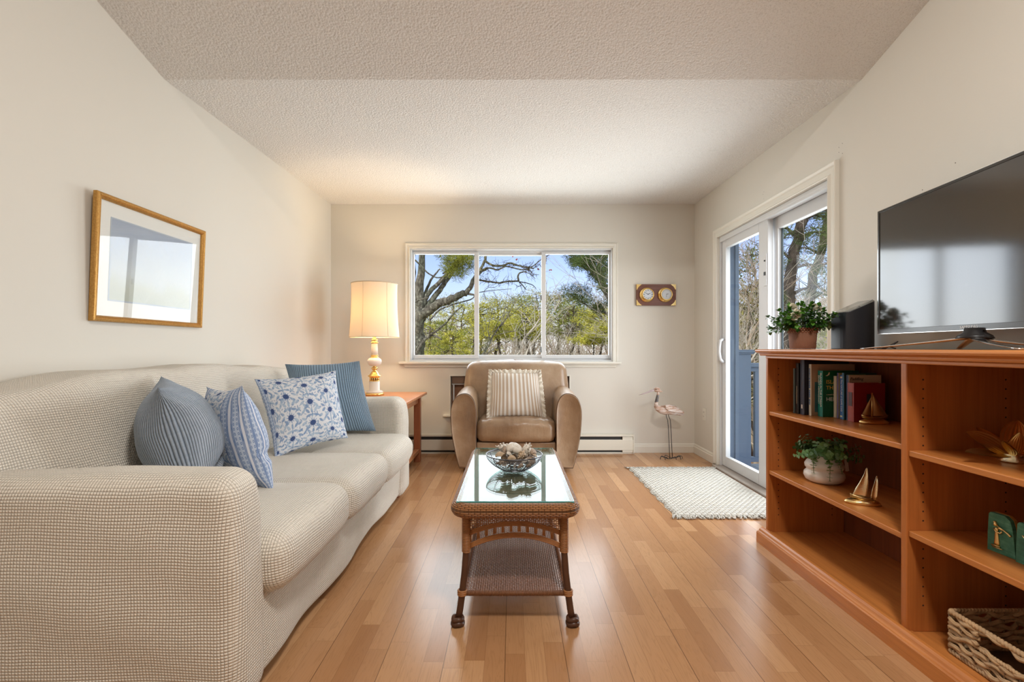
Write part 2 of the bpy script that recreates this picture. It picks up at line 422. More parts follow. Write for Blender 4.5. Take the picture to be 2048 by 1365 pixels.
# ---------------------------------------------------------------- room shell
XL, XR, YB, YF = -1.785, 1.79, 4.754, -3.0
ZB, YK, ZK, ZR, YRG = 2.443, 2.48, 2.404, 3.11, 0.0
def wallgrid(us, vs, holes, mk):
    us = sorted(set(us)); vs = sorted(set(vs))
    for a, b in zip(us, us[1:]):
        for c, d in zip(vs, vs[1:]):
            mu, mv = (a+b)/2, (c+d)/2
            if not any(h[0] < mu < h[1] and h[2] < mv < h[3] for h in holes): mk(a, b, c, d)
m = MB(); m.box(XL-.12, XR+.15, YF-.12, YB+.15, -.25, 0); setp(m.build('floor', MAT['floor'], smooth=False), kind='structure')
WIN = (-1.005, .985, .894, 2.008); REC = (-.62, .57, .372, .762)
m = MB(); H = [WIN, REC]
wallgrid([XL-.12, XR+.15, WIN[0], WIN[1], REC[0], REC[1]], [0, 3.4, WIN[2], WIN[3], REC[2], REC[3]], H, lambda a,b,c,d: m.box(a,b,YB,YB+.15,c,d))
setp(m.build('wall_back', MAT['wall'], smooth=False), kind='structure')
DOOR = (2.72, 4.19, 0.0, 1.985)
m = MB()
wallgrid([YF-.12, YB, DOOR[0], DOOR[1]], [0, 3.4, DOOR[3]], [DOOR], lambda a,b,c,d: m.box(XR,XR+.15,a,b,c,d))
wr = setp(m.build('wall_right', MAT['wall'], smooth=False), kind='structure')
m = MB()
for (px, py) in [(1397.5,461),(1397.5,471),(1528,384),(1526,389),(1528,398),(1685,287),(1678,295),(1678,305),(1685,307),(1911,326),(1845,380)]:
    Y = XR*F/(px-CX); p = at(px, py, Y); m.lathe([(.0, .0), (.0022, .0)], (XR-.0006, p.y, p.z), 8, 'X')
m.build('nail_hole', MAT['hole'], wr)
m = MB(); m.box(XL-.12, XL, YF-.12, YB, 0, 3.4); setp(m.build('wall_left', MAT['wall'], smooth=False), kind='structure')
m = MB(); m.box(XL, XR, YF-.12, YF, 0, 3.4); setp(m.build('wall_rear', MAT['wall'], smooth=False), kind='structure')
m = MB(); pr = [(YB, ZB), (YK, ZK), (YRG, ZR), (YF, ZR)]
rings = [[(x, y, z) for y, z in pr]+[(x, y, z+.2) for y, z in pr[::-1]] for x in (XL, XR)]
m.loft(rings); setp(m.build('ceiling', MAT['ceiling'], smooth=False), kind='structure')
# roof over the house keeps the sun off the room
m = MB(); m.box(XL-.12, XR+.15, YF-.12, YB+.15, 3.4, 3.52)
setp(m.build('roof', plain('roof_shingle', (.12,.11,.10), .9), smooth=False), kind='structure')
# baseboards
def bboard(name, pts):
    # pts: two points on the wall foot, n: into the room
    (a, b, nx, ny) = pts; a = Vector(a); b = Vector(b); n = Vector((nx, ny, 0))
    prof = [(0,0),(.016,0),(.016,.062),(.011,.070),(.011,.078),(.004,.088),(0,.09)]
    m = MB(); m.loft([[p+n*u+Vector((0,0,v)) for u, v in prof] for p in (a, b)])
    setp(m.build(name, MAT['base_paint'], smooth=False), kind='structure')
bboard('baseboard_back', ((1.185,YB,0),(XR,YB,0),0,-1))
bboard('baseboard_right', ((XR,YB-.016,0),(XR,4.275,0),-1,0))
bboard('baseboard_left', ((XL,YB,0),(XL,YF,0),1,0))
# ---------------------------------------------------------------- window 1 (three lights)
w = thing('window_1', None, None, (0, YB, WIN[2]), kind='structure')
x0, x1, z0, z1 = WIN
def frame(m, xa, xb, za, zb, t, ya, yb, tl=None, tr=None, tt=None, tb=None):
    tl = t if tl is None else tl; tr = t if tr is None else tr; tt = t if tt is None else tt; tb = t if tb is None else tb
    m.box(xa, xa+tl, ya, yb, za, zb); m.box(xb-tr, xb, ya, yb, za, zb)
    m.box(xa+tl, xb-tr, ya, yb, za, za+tb); m.box(xa+tl, xb-tr, ya, yb, zb-tt, zb)
m = MB(); frame(m, x0, x1, z0, z1, .012, YB+.002, YB+.13)
m.box(x0+.012, x1-.012, YB+.055, YB+.12, z0+.012, z0+.030); m.box(x0+.012, x1-.012, YB+.055, YB+.12, z1-.028, z1-.012)
m.build('window_frame', MAT['white'], w, smooth=False, bevel=.002)
panes = [(-1.0, -.333, .022, .022), (-.377, .330, .022, .022), (.288, .975, .022, .040)]
for i, (a, b, tl, tr) in enumerate([(-.993, -.335, .018, .044), (-.368, .322, .03, .03), (.288, .973, .042, .018)]):
    ya = YB+(.045 if i != 1 else .078)
    m = MB(); frame(m, a, b, z0+.030, z1-.026, .035, ya, ya+.03, tl=tl, tr=tr, tt=.022 if i!=1 else .028, tb=.034)
    sh = m.build('sash', MAT['white'], w, smooth=False, bevel=.003)
    m = MB(); m.box(a+tl, b-tr, ya+.013, ya+.017, z0+.06, z1-.045); m.build('pane', MAT['glass'], sh, smooth=False)
m = MB()
for zz in (1.50, .985): m.box(.277, .287, YB+.055, YB+.075, zz, zz+.055)
m.build('latch', MAT['black_plastic'], w, smooth=False, bevel=.002)
# casing, stool and apron
def casing(m, a, b, horiz, out):
    pass
CW = .052
m = MB()
prof = [(0,0),(.018,0),(.020,.006),(.012,.014),(.012,.034),(.017,.040),(.013,CW-.003),(0,CW)]  # (depth, outward)
def run(m, pts, outs):
    rings = []
    for p, o in zip(pts, outs):
        rings.append([Vector(p)+Vector((o[0]*v, -u if o[2] == 'b' else 0, o[1]*v))+(Vector((-u,0,0)) if o[2] == 'r' else Vector((0,0,0))) for u, v in prof])
    m.loft(rings)
run(m, [(x0,YB,z0),(x0,YB,z1),(x1,YB,z1),(x1,YB,z0)], [(-1,0,'b'),(-1,1,'b'),(1,1,'b'),(1,0,'b')])
m.build('casing', MAT['trim'], w, smooth=False)
m = MB(); m.box(x0-.105, x1+.075, YB-.055, YB+.045, z0-.022, z0)
m.build('stool', MAT['trim'], w, smooth=False, bevel=.005, seg=3)
m = MB(); m.box(x0-.06, x1+.035, YB-.022, YB-.0005, z0-.040, z0-.0225); m.box(x0-.052, x1+.03, YB-.014, YB-.0005, z0-.056, z0-.0405)
m.build('apron', MAT['trim'], w, smooth=False, bevel=.003)
# ---------------------------------------------------------------- window 2: low opening behind the armchair
w = thing('window_2', None, None, (0, YB, REC[2]), kind='structure')
x0, x1, z0, z1 = REC
m = MB(); frame(m, x0, x1, z0, z1, .012, YB-.006, YB+.11); m.build('window_frame', MAT['trim'], w, smooth=False, bevel=.002)
m = MB(); m.box(x0-.06, x1+.05, YB-.035, YB+.04, z0-.018, z0-.0005); m.build('sill', MAT['trim'], w, smooth=False, bevel=.004)
m = MB(); m.box(x0+.013, x1-.013, YB+.085, YB+.105, z0+.013, z1-.013); m.build('cover_panel', cherry('brown_cover_panel', 0, (.36,.17,.085), (.27,.12,.06), .5), w, smooth=False)
m = MB(); m.box(x0+.02, x1-.02, YB+.02, YB+.055, z1-.085, z1-.014); m.build('blind_headrail', plain('brown_headrail', (.20,.12,.08), .5), w, smooth=False, bevel=.003)
m = MB(); m.box(x0+.02, x1-.02, YB+.03, YB+.05, z1-.098, z1-.086); m.box(x0+.03, x0+.045, YB+.03, YB+.05, z0+.013, z1-.099); m.build('blind_rail', MAT['white'], w, smooth=False, bevel=.002)
# ---------------------------------------------------------------- sliding door
d = thing('door_1', None, None, (XR, 3.455, 0), kind='structure')
y0, y1, _, zt = DOOR
m = MB()
m.box(XR+.002, XR+.14, y0, y0+.014, .016, zt-.002); m.box(XR+.002, XR+.14, y1-.014, y1, .016, zt-.002)
m.box(XR+.002, XR+.14, y0+.014, y1-.014, zt-.03, zt-.002); m.box(XR+.002, XR+.05, y0+.014, y1-.014, zt-.045, zt-.03)
m.build('door_frame', MAT['white'], d, smooth=False, bevel=.002)
m = MB(); m.box(XR+.066, XR+.149, y1-.034, y1-.0145, .017, zt-.031); m.box(XR+.118, XR+.149, y1-.052, y1-.0345, .017, zt-.031); m.build('outer_jamb', MAT['blue_paint'], d, smooth=False, bevel=.003)
m = MB(); m.box(XR-.058, XR+.14, y0, y1+.012, 0.0005, .016)
m.build('threshold', plain('grey_oak_threshold', (.42,.37,.33), .5, var=.2, scale=20), d, smooth=False, bevel=.004)
def yframe(m, ya, yb, za, zb, xa, xb, tn, tf, tt, tb):
    m.box(xa, xb, ya, ya+tn, za, zb); m.box(xa, xb, yb-tf, yb, za, zb)
    m.box(xa, xb, ya+tn, yb-tf, za, za+tb); m.box(xa, xb, ya+tn, yb-tf, zb-tt, zb)
# far (sliding) panel nearer the room, near panel behind it
m = MB(); yframe(m, 3.43, 4.172, .02, 1.955, XR+.02, XR+.06, .125, .066, .075, .085)
p1 = m.build('sliding_panel', MAT['white'], d, smooth=False, bevel=.004)
m = MB(); m.box(XR+.038, XR+.043, 3.555, 4.106, .105, 1.880); m.build('pane', MAT['glass'], p1, smooth=False)
m = MB(); yframe(m, 2.735, 3.47, .02, 1.953, XR+.075, XR+.115, .07, .07, .085, .085)
p2 = m.build('fixed_panel', MAT['white'], d, smooth=False, bevel=.004)
m = MB(); m.box(XR+.093, XR+.098, 2.805, 3.40, .105, 1.868); m.build('pane', MAT['glass'], p2, smooth=False)
m = MB(); m.box(XR+.1, XR+.108, 3.385, 3.40, .105, 1.868); m.build('gasket', plain('dark_gasket', (.03,.05,.065), .5), p2, smooth=False)
m = MB()
m.tube([(XR+.018,4.135,1.105),(XR-.012,4.135,1.09),(XR-.020,4.135,1.04),(XR-.022,4.135,.99),(XR-.012,4.135,.93),(XR+.018,4.135,.905)], [.013,.013,.011,.011,.013,.015], 10)
m.build('handle', MAT['white'], p1)
m = MB(); m.box(XR+.012, XR+.0195, 3.405+.03, 3.425+.045, 1.47, 1.70)
lk = m.build('lock_plate', MAT['white'], p1, smooth=False, bevel=.003)
m = MB(); m.box(XR+.006, XR+.0125, 3.445, 3.46, 1.545, 1.57); m.lathe([(0,0),(.006,0),(.006,.006)], (XR+.006, 3.452, 1.65), 10, 'X'); m.build('latch', MAT['black_plastic'], lk, smooth=False)
m = MB()
run(m, [(XR,y1,0.0),(XR,y1,zt),(XR,y0,zt),(XR,y0,0.0)], [(0,0,'r')]*4) if False else None
CWD = .072
prd = [(0,0),(.020,0),(.022,.007),(.013,.016),(.013,.046),(.020,.054),(.026,CWD-.006),(.024,CWD),(0,CWD)]
rings = []
for p, (oy, oz) in zip([(XR,y1,.0165),(XR,y1,zt),(XR,y0,zt),(XR,y0,.0165)], [(1,0),(1,1),(-1,1),(-1,0)]):
    rings.append([Vector(p)+Vector((-u, oy*v, oz*v)) for u, v in prd])
m.loft(rings); m.build('casing', MAT['trim'], d, smooth=False)
# ---------------------------------------------------------------- made-up ceiling fixture for the added fill light
em = G('fill_diffuser', (.9,.88,.84), .5); em.set(Emission_Color=(1,.94,.85,1), Emission_Strength=1.5)
for i, (x, y, z, e) in enumerate(FILL_LIGHTS):
    zc = ZR-(ZR-ZK)*max(0, y-YRG)/(YK-YRG)
    t = thing('fill_light_fixture', ['round white fill light added near the camera, above the frame'][i], 'ceiling light', (x, y, zc))
    m = MB(); m.lathe([(.22, z+.02-0.0), (.22, zc+.05)], (x, y, 0), 40); m.build('housing', MAT['white'], t)
    m = MB(); m.lathe([(0, z+.012), (.215, z+.012), (.215, z+.019)], (x, y, 0), 40); m.build('diffuser', em.m, t)
# ---------------------------------------------------------------- baseboard heater
t = thing('baseboard_heater', 'long cream electric baseboard heater along the wall under the window', 'heater', (0, YB-.035, 0))
hx0, hx1, hy = -1.30, 1.182, YB-.067
m = MB()
pr = [(YB-.001,.012),(YB-.001,.186),(hy,.186),(hy,.176),(YB-.012,.170),(YB-.012,.018)]
m.box(hx0, hx1, YB-.010, YB-.001, .014, .186); m.box(hx0, hx1, hy+.004, YB-.010, .180, .186)
m.box(hx0, hx1, hy-.002, hy+.003, .168, .186)
m.build('housing', MAT['heater'], t, smooth=False, bevel=.0015)
m = MB(); m.box(hx0+.005, hx1-.005, hy, hy+.006, .034, .138); m.build('front_panel', MAT['heater'], t, smooth=False, bevel=.003)
m = MB(); m.box(hx0+.01, hx1-.12, hy+.02, YB-.012, .016, .178); m.build('heating_fins', MAT['heater_dark'], t, smooth=False)
m = MB(); m.box(hx1-.012, hx1, hy-.003, YB-.001, .010, .187); m.build('end_cap', MAT['heater'], t, smooth=False, bevel=.002)
m = MB(); m.box(hx1-.115, hx1-.013, hy+.003, YB-.012, .014, .165); m.build('wiring_box', MAT['heater'], t, smooth=False, bevel=.002)
m = MB(); m.box(hx0, hx1, hy+.012, YB-.011, .0005, .0135); m.build('bottom_rail', MAT['heater'], t, smooth=False)
# wall outlet
t = thing('wall_outlet', 'cream double wall outlet low on the right wall before the sliding door', 'outlet', (XR, 4.505, .41))
m = MB(); m.box(XR-.006, XR-.0005, 4.505-.036, 4.505+.036, .353, .467); m.build('cover_plate', MAT['trim'], t, smooth=False, bevel=.003)
for zz in (.390, .430):
    m = MB(); m.box(XR-.0085, XR-.006, 4.505-.016, 4.505+.016, zz-.013, zz+.013); s_ = m.build('socket', MAT['trim'], t, smooth=False, bevel=.003)
    m = MB(); m.box(XR-.0092, XR-.0084, 4.497, 4.499, zz-.005, zz+.005); m.box(XR-.0092, XR-.0084, 4.511, 4.513, zz-.005, zz+.005); m.build('slot', MAT['hole'], s_, smooth=False)
# ---------------------------------------------------------------- sofa
rnd = random.Random(7)
t = thing('sofa', 'long three seat sofa in a beige waffle slipcover against the left wall', 'sofa', (-1.24, 2.34, 0))
SL = MAT['slip']
def wr(p, a, s, sd=0.0):
    return Vector(p)+Vector((n3(p, s, sd), n3(p, s, sd+5), n3(p, s, sd+9)))*a
# base with the skirt hanging to just above the floor
def d_base(p):
    q = Vector(p)
    if q.x > -.95:
        q.x += .010*math.sin(q.y*9+1.0)*(1-q.z/.34) + .012*noise.noise(Vector((q.y*3.5, q.z*2, 3)))
        q.z += .010*math.sin(q.y*5.3)*(1 if q.z < .12 else 0)
    return q
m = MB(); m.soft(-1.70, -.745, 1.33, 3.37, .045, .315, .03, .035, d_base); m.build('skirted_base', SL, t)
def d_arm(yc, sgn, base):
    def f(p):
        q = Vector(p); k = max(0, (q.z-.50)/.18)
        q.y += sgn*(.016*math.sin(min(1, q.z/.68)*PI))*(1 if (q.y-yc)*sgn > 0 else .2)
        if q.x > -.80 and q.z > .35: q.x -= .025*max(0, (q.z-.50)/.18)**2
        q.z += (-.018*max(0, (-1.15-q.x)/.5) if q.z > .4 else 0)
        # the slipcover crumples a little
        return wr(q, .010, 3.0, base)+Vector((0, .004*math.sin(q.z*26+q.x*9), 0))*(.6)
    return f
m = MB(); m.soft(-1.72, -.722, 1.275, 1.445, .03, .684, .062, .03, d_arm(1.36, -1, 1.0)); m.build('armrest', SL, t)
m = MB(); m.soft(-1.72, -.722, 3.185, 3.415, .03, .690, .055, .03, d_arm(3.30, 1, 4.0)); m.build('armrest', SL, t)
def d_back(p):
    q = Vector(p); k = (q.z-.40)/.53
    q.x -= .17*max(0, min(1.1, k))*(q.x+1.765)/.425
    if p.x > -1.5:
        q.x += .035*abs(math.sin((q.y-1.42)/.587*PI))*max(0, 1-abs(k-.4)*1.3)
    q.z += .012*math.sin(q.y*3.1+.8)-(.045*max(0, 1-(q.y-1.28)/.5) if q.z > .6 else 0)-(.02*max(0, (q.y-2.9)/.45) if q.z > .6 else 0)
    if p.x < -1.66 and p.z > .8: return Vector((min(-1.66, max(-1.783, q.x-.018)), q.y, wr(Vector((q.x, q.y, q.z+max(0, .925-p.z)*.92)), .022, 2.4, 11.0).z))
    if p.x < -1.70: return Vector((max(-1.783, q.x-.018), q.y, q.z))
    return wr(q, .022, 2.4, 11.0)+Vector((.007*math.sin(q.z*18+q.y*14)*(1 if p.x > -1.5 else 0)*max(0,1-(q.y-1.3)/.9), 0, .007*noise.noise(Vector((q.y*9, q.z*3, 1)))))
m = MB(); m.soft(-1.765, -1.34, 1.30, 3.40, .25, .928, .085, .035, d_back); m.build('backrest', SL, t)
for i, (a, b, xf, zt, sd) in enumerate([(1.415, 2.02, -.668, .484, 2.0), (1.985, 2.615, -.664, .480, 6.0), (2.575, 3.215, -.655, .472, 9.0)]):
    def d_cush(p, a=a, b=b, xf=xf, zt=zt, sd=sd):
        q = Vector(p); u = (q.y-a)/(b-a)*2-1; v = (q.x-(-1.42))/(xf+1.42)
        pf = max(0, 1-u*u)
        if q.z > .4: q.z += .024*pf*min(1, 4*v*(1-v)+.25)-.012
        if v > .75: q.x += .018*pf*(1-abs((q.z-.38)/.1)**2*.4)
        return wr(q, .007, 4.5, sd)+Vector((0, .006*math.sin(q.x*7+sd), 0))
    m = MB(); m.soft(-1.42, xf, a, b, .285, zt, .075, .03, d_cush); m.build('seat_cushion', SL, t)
for x, y in ((-.80, 3.33), (-.80, 1.42), (-1.66, 3.33), (-1.66, 1.42)):
    m = MB(); m.lathe([(.022, .0005), (.03, .06)], (x, y, 0), 12); m.build('leg', MAT['table_wood_z'], t)
# ---------------------------------------------------------------- throw pillows
def pillow(root, name, mat, c, thick, n=26, sag=0.06, seed=0.0, crease=None, ruffle=None, pinch=1.0, square=.5):
    """c: four world corners BL, BR, TR, TL."""
    BL, BR, TR, TL = [Vector(q) for q in c]
    nrm = ((BR-BL)+(TR-TL)).cross((TL-BL)+(TR-BR)).normalized()
    def P(u, v, side):
        # samples sit closer together towards the seams, so the print is not stretched there
        uu = .16*(u*2-1)+.84*math.sin((u-.5)*PI); vv = .25*(v*2-1)+.75*math.sin((v-.5)*PI)
        su = 1-sag*(1-vv*vv)*pinch; sv = 1-sag*(1-uu*uu)*pinch
        a = (uu*su+1)/2; b = (vv*sv+1)/2
        p = BL*(1-a)*(1-b)+BR*a*(1-b)+TR*a*b+TL*(1-a)*b
        h = (max(0, 1-uu**2)*max(0, 1-vv**2))**(square+.10*abs(uu*vv)**2+.10*max(0, vv)**4)
        h *= 1+.12*n3((u, v, seed), 2.3, seed)
        q = p+nrm*(side*thick/2*h)
        if crease and side > 0: q -= nrm*crease(u, v)
        w = .006*n3((u*1.0, v*1.0, side), 7.0, seed)*(1 if 0 < u < 1 and 0 < v < 1 else 0)
        return q+nrm*w
    m = MB()
    m.grid(lambda u, v: P(u, v, 1), n, n); m.grid(lambda u, v: P(u, v, -1), n, n, flip=True)
    o = m.build(name, mat, root)
    bm = bmesh.new(); bm.from_mesh(o.data); bmesh.ops.remove_doubles(bm, verts=bm.verts, dist=.0008)
    bmesh.ops.recalc_face_normals(bm, faces=bm.faces); bm.to_mesh(o.data); bm.free()
    return o, P, nrm
def edge_pts(P, n=40):
    e = []
    for i in range(n): e.append(P(i/n, 0, 0))
    for i in range(n): e.append(P(1, i/n, 0))
    for i in range(n): e.append(P(1-i/n, 1, 0))
    for i in range(n): e.append(P(0, 1-i/n, 0))
    return e
def rib_mat(name, c0, c1, nrib, strength):
    g = G(name, c0, .85, spec=.2); u, v, _ = g.sep(g.co('UV'))[:3]
    wob = g.noise(g.co('UV'), 3.0, 2.0)
    s = g.ma('ABSOLUTE', g.ma('SINE', g.ma('MULTIPLY', g.ma('MULTIPLY_ADD', wob, .02, u), PI*nrib)))
    f = g.noise(g.mapv(g.co('UV'), (6, 60, 1)), 1.0, 4.0, .7)
    g.color(g.mix(g.step(s, .35, .5), tuple(c*.62 for c in c0), g.mix(f, c0, c1)))
    g.set(Sheen_Weight=.5, Sheen_Roughness=.4, Sheen_Tint=(.8,.86,.95,1))
    g.bump(g.ma('ADD', s, g.ma('MULTIPLY', f, .25)), 1.0, .006); return g.m
MAT['rib'] = rib_mat('ribbed_blue_velvet', (.22,.29,.385), (.47,.53,.61), 50, 1)
MAT['cord'] = rib_mat('corduroy_blue', (.19,.305,.44), (.36,.48,.60), 40, 1)
def cell_leaf(g, cu, cv, ru, rv, ang, w=.09):
    """mask of an ellipse at (cu,cv) in cell coordinates"""
    ca, sa = math.cos(ang), math.sin(ang)
    du = g.ma('SUBTRACT', g.cu_, cu); dv = g.ma('SUBTRACT', g.cv_, cv)
    a = g.ma('DIVIDE', g.ma('ADD', g.ma('MULTIPLY', du, ca), g.ma('MULTIPLY', dv, sa)), ru)
    b = g.ma('DIVIDE', g.ma('SUBTRACT', g.ma('MULTIPLY', dv, ca), g.ma('MULTIPLY', du, sa)), rv)
    d = g.ma('SQRT', g.ma('ADD', g.ma('MULTIPLY', a, a), g.ma('MULTIPLY', b, b)))
    return g.ma('SUBTRACT', 1.0, g.step(d, 1.0, .25))
def floral(name, bands):
    g = G(name, (.75,.77,.8), .85, spec=.2)
    u, v, _ = g.sep(g.co('UV'))[:3]
    nx, ny = 5.2, 4.8
    wobn = g.n('TexNoise', None, 1, Vector=g.co('UV'), Scale=7.0, Detail=2.0)
    wx, wy, _ = g.sep(wobn)[:3]
    U = g.ma('MULTIPLY_ADD', g.ma('SUBTRACT', wx, .5), .12, g.ma('MULTIPLY', u, nx)); V = g.ma('MULTIPLY_ADD', g.ma('SUBTRACT', wy, .5), .12, g.ma('MULTIPLY', v, ny))
    row = g.ma('FLOOR', U); V2 = g.ma('ADD', V, g.ma('MULTIPLY', g.ma('MODULO', row, 2.0), .5))
    g.cu_ = g.ma('FRACT', U); g.cv_ = g.ma('FRACT', V2)
    flower = cell_leaf(g, .5, .5, .14, .13, 0); petal = cell_leaf(g, .5, .5, .22, .21, 0)
    petal = g.ma('MULTIPLY', petal, g.step(g.ma('SINE', g.ma('MULTIPLY', g.ma('ARCTAN2', g.ma('SUBTRACT', g.cv_, .5), g.ma('SUBTRACT', g.cu_, .5)), 11.0)), .1, .5))
    leaves = None
    for (a, b, ru, rv, an) in [(.25,.30,.15,.065,.7),(.25,.36,.14,.06,-.7),(.76,.32,.14,.065,2.3),(.72,.14,.14,.06,.8),(.30,.10,.13,.06,2.2),(.10,.12,.13,.055,.9),
                               (.90,.16,.12,.055,.5),(.12,.55,.13,.06,.6),(.10,.76,.13,.055,-.6),(.90,.56,.13,.06,2.5),(.90,.80,.13,.06,.5),(.33,.88,.14,.06,.3),(.68,.86,.14,.06,2.8),(.50,.10,.12,.05,1.57),(.50,.88,.10,.05,1.5)]:
        l = cell_leaf(g, a, b, ru, rv, an); leaves = l if leaves is None else g.ma('MAXIMUM', leaves, l)
    small = None; keep = (g.cu_, g.cv_)
    g.cu_ = g.ma('FRACT', g.ma('MULTIPLY_ADD', U, 2.3, .2)); g.cv_ = g.ma('FRACT', g.ma('MULTIPLY_ADD', V2, 2.1, .6))
    for (a, b, ru, rv, an) in [(.3,.35,.19,.07,.8),(.68,.35,.19,.07,2.3),(.5,.72,.07,.18,0),(.2,.8,.13,.055,-.5),(.82,.82,.13,.055,.5)]:
        l = cell_leaf(g, a, b, ru, rv, an); small = l if small is None else g.ma('MAXIMUM', small, l)
    g.cu_, g.cv_ = keep
    small = g.ma('MULTIPLY', small, g.step(g.noise(g.co('UV'), 9.0, 2.0), .48, .12))
    stem = g.ma('LESS_THAN', g.ma('ABSOLUTE', g.ma('SUBTRACT', g.cu_, g.ma('MULTIPLY_ADD', g.ma('SINE', g.ma('MULTIPLY', g.cv_, 2*PI)), .03, .5))), .014)
    cloth = g.mix(g.noise(scale=220, detail=2), (.60,.62,.66), (.80,.80,.82))
    col = g.mix(g.ma('MULTIPLY', stem, .8), cloth, (.20,.30,.46))
    col = g.mix(g.ma('MULTIPLY', small, .75), col, (.19,.29,.46))
    lv = g.noise(g.co('UV'), 14.0, 2.0)
    col = g.mix(g.ma('MULTIPLY', leaves, .85), col, g.mix(g.step(lv, .5, .1), (.16,.27,.46), (.36,.47,.60)))
    col = g.mix(g.ma('MULTIPLY', petal, .8), col, (.22,.33,.52)); col = g.mix(g.ma('MULTIPLY', flower, .95), col, (.035,.07,.20))
    if bands:
        # printed border: plain blue stripes with a row of small rings between
        def band(c, w): return g.ma('LESS_THAN', g.ma('ABSOLUTE', g.ma('SUBTRACT', u, c)), w)
        for (c0, w, k) in bands:
            inb = band(c0, w)
            g.cu_ = g.ma('FRACT', g.ma('MULTIPLY', g.ma('SUBTRACT', u, c0-w), 1.0/(2*w)*2)); g.cv_ = g.ma('FRACT', g.ma('MULTIPLY', v, 30.0))
            ring = g.ma('SUBTRACT', cell_leaf(g, .5, .5, .24, .30, 0), cell_leaf(g, .5, .5, .11, .14, 0), clamp=True)
            bc = (.70,.72,.79) if k else (.50,.575,.70)
            inner = g.mix(g.ma('MULTIPLY', ring, 0.9 if not k else 0.0), bc, (.10,.18,.40))
            col = g.mix(inb, col, inner)
            e = g.ma('LESS_THAN', g.ma('ABSOLUTE', g.ma('SUBTRACT', g.ma('ABSOLUTE', g.ma('SUBTRACT', u, c0)), w)), .005)
            col = g.mix(g.ma('MULTIPLY', e, .9), col, (.16,.25,.46))
    g.color(col); g.bump(g.noise(scale=330, detail=2), .35, .002); return g.m
MAT['floral'] = floral('blue_floral_print', [(.045, .03, 0)])
BD = []
for s_ in (0, 1):
    BD += [(abs(s_-.03), .025, 0), (abs(s_-.085), .018, 1), (abs(s_-.15), .035, 0), (abs(s_-.215), .018, 1), (abs(s_-.275), .03, 0)]
MAT['floral_band'] = floral('blue_floral_banded_print', BD)
t = thing('throw_pillow', 'grey blue ribbed velvet pillow nearest the camera, behind the near sofa arm', 'pillow', (-1.15, 1.80, .48), group='throw pillows on the sofa')
def cr(u, v): return .030*math.exp(-((v-.27-.18*(u-.3))/.035)**2)*math.exp(-((u-.45)/.5)**2)
pillow(t, 'cushion', MAT['rib'], [(-1.035,1.60,.475), (-1.30,2.06,.480), (-1.475,2.03,.91), (-1.175,1.60,.897)], .265, seed=2.0, sag=.095, crease=cr)
t = thing('throw_pillow', 'blue and white pillow with striped print bands, second from the near sofa arm', 'pillow', (-1.15, 2.0, .48), group='throw pillows on the sofa')
def cr2(u, v): return .022*math.exp(-((v-.33+.2*(u-.3))/.04)**2)*math.exp(-((u-.2)/.3)**2)
pillow(t, 'cushion', MAT['floral_band'], [(-.905,1.83,.478), (-1.27,2.13,.478), (-1.355,2.14,.855), (-1.035,1.85,.882)], .20, seed=5.0, sag=.10, crease=cr2)
t = thing('throw_pillow', 'white pillow with a blue flower print, tilted, facing the camera', 'pillow', (-1.1, 2.6, .48), group='throw pillows on the sofa')
pillow(t, 'cushion', MAT['floral'], [(-1.175,2.39,.478), (-.925,2.72,.520), (-1.045,2.86,.894), (-1.345,2.52,.864)], .17, seed=8.0, sag=.085)
t = thing('throw_pillow', 'slate blue corduroy pillow in the far corner of the sofa', 'pillow', (-1.1, 3.05, .48), group='throw pillows on the sofa')
pillow(t, 'cushion', MAT['cord'], [(-1.33,3.00,.478), (-.872,3.09,.495), (-1.0,3.16,.942), (-1.44,3.06,.925)], .16, seed=11.0, sag=.06)
# ---------------------------------------------------------------- armchair
t = thing('armchair', 'tan leather armchair with rounded arms in front of the window', 'armchair', (.032, 4.30, 0))
LE = MAT['leather']
def armprof(s):
    # outline of one arm seen from the front, x measured outward from the seat side (s=-1 left arm)
    xi = .03+s*.330
    pts = [(xi, .045), (xi, .30), (xi-s*.002, .46), (xi+s*.003, .54), (xi+s*.018, .60), (xi+s*.050, .642), (xi+s*.092, .654), (xi+s*.138, .640), (xi+s*.175, .605),
           (xi+s*.198, .54), (xi+s*.203, .46), (xi+s*.190, .30), (xi+s*.155, .12), (xi+s*.135, .045)]
    return pts
def smoothpoly(pts, k=4):
    n = len(pts); out = []
    for i in range(n):
        p0, p1, p2, p3 = [Vector(pts[(i+j-1)%n]).to_3d() for j in range(4)]
        if i in (n-1,): out.append(tuple(p1[:2])); continue
        for q in range(k):
            u = q/k; v = .5*((2*p1)+(p2-p0)*u+(2*p0-5*p1+4*p2-p3)*u*u+(3*p1-p0-3*p2+p3)*u**3)
            if i in (0, n-2): v = p1.lerp(p2, u)
            out.append((v.x, v.y))
    return out
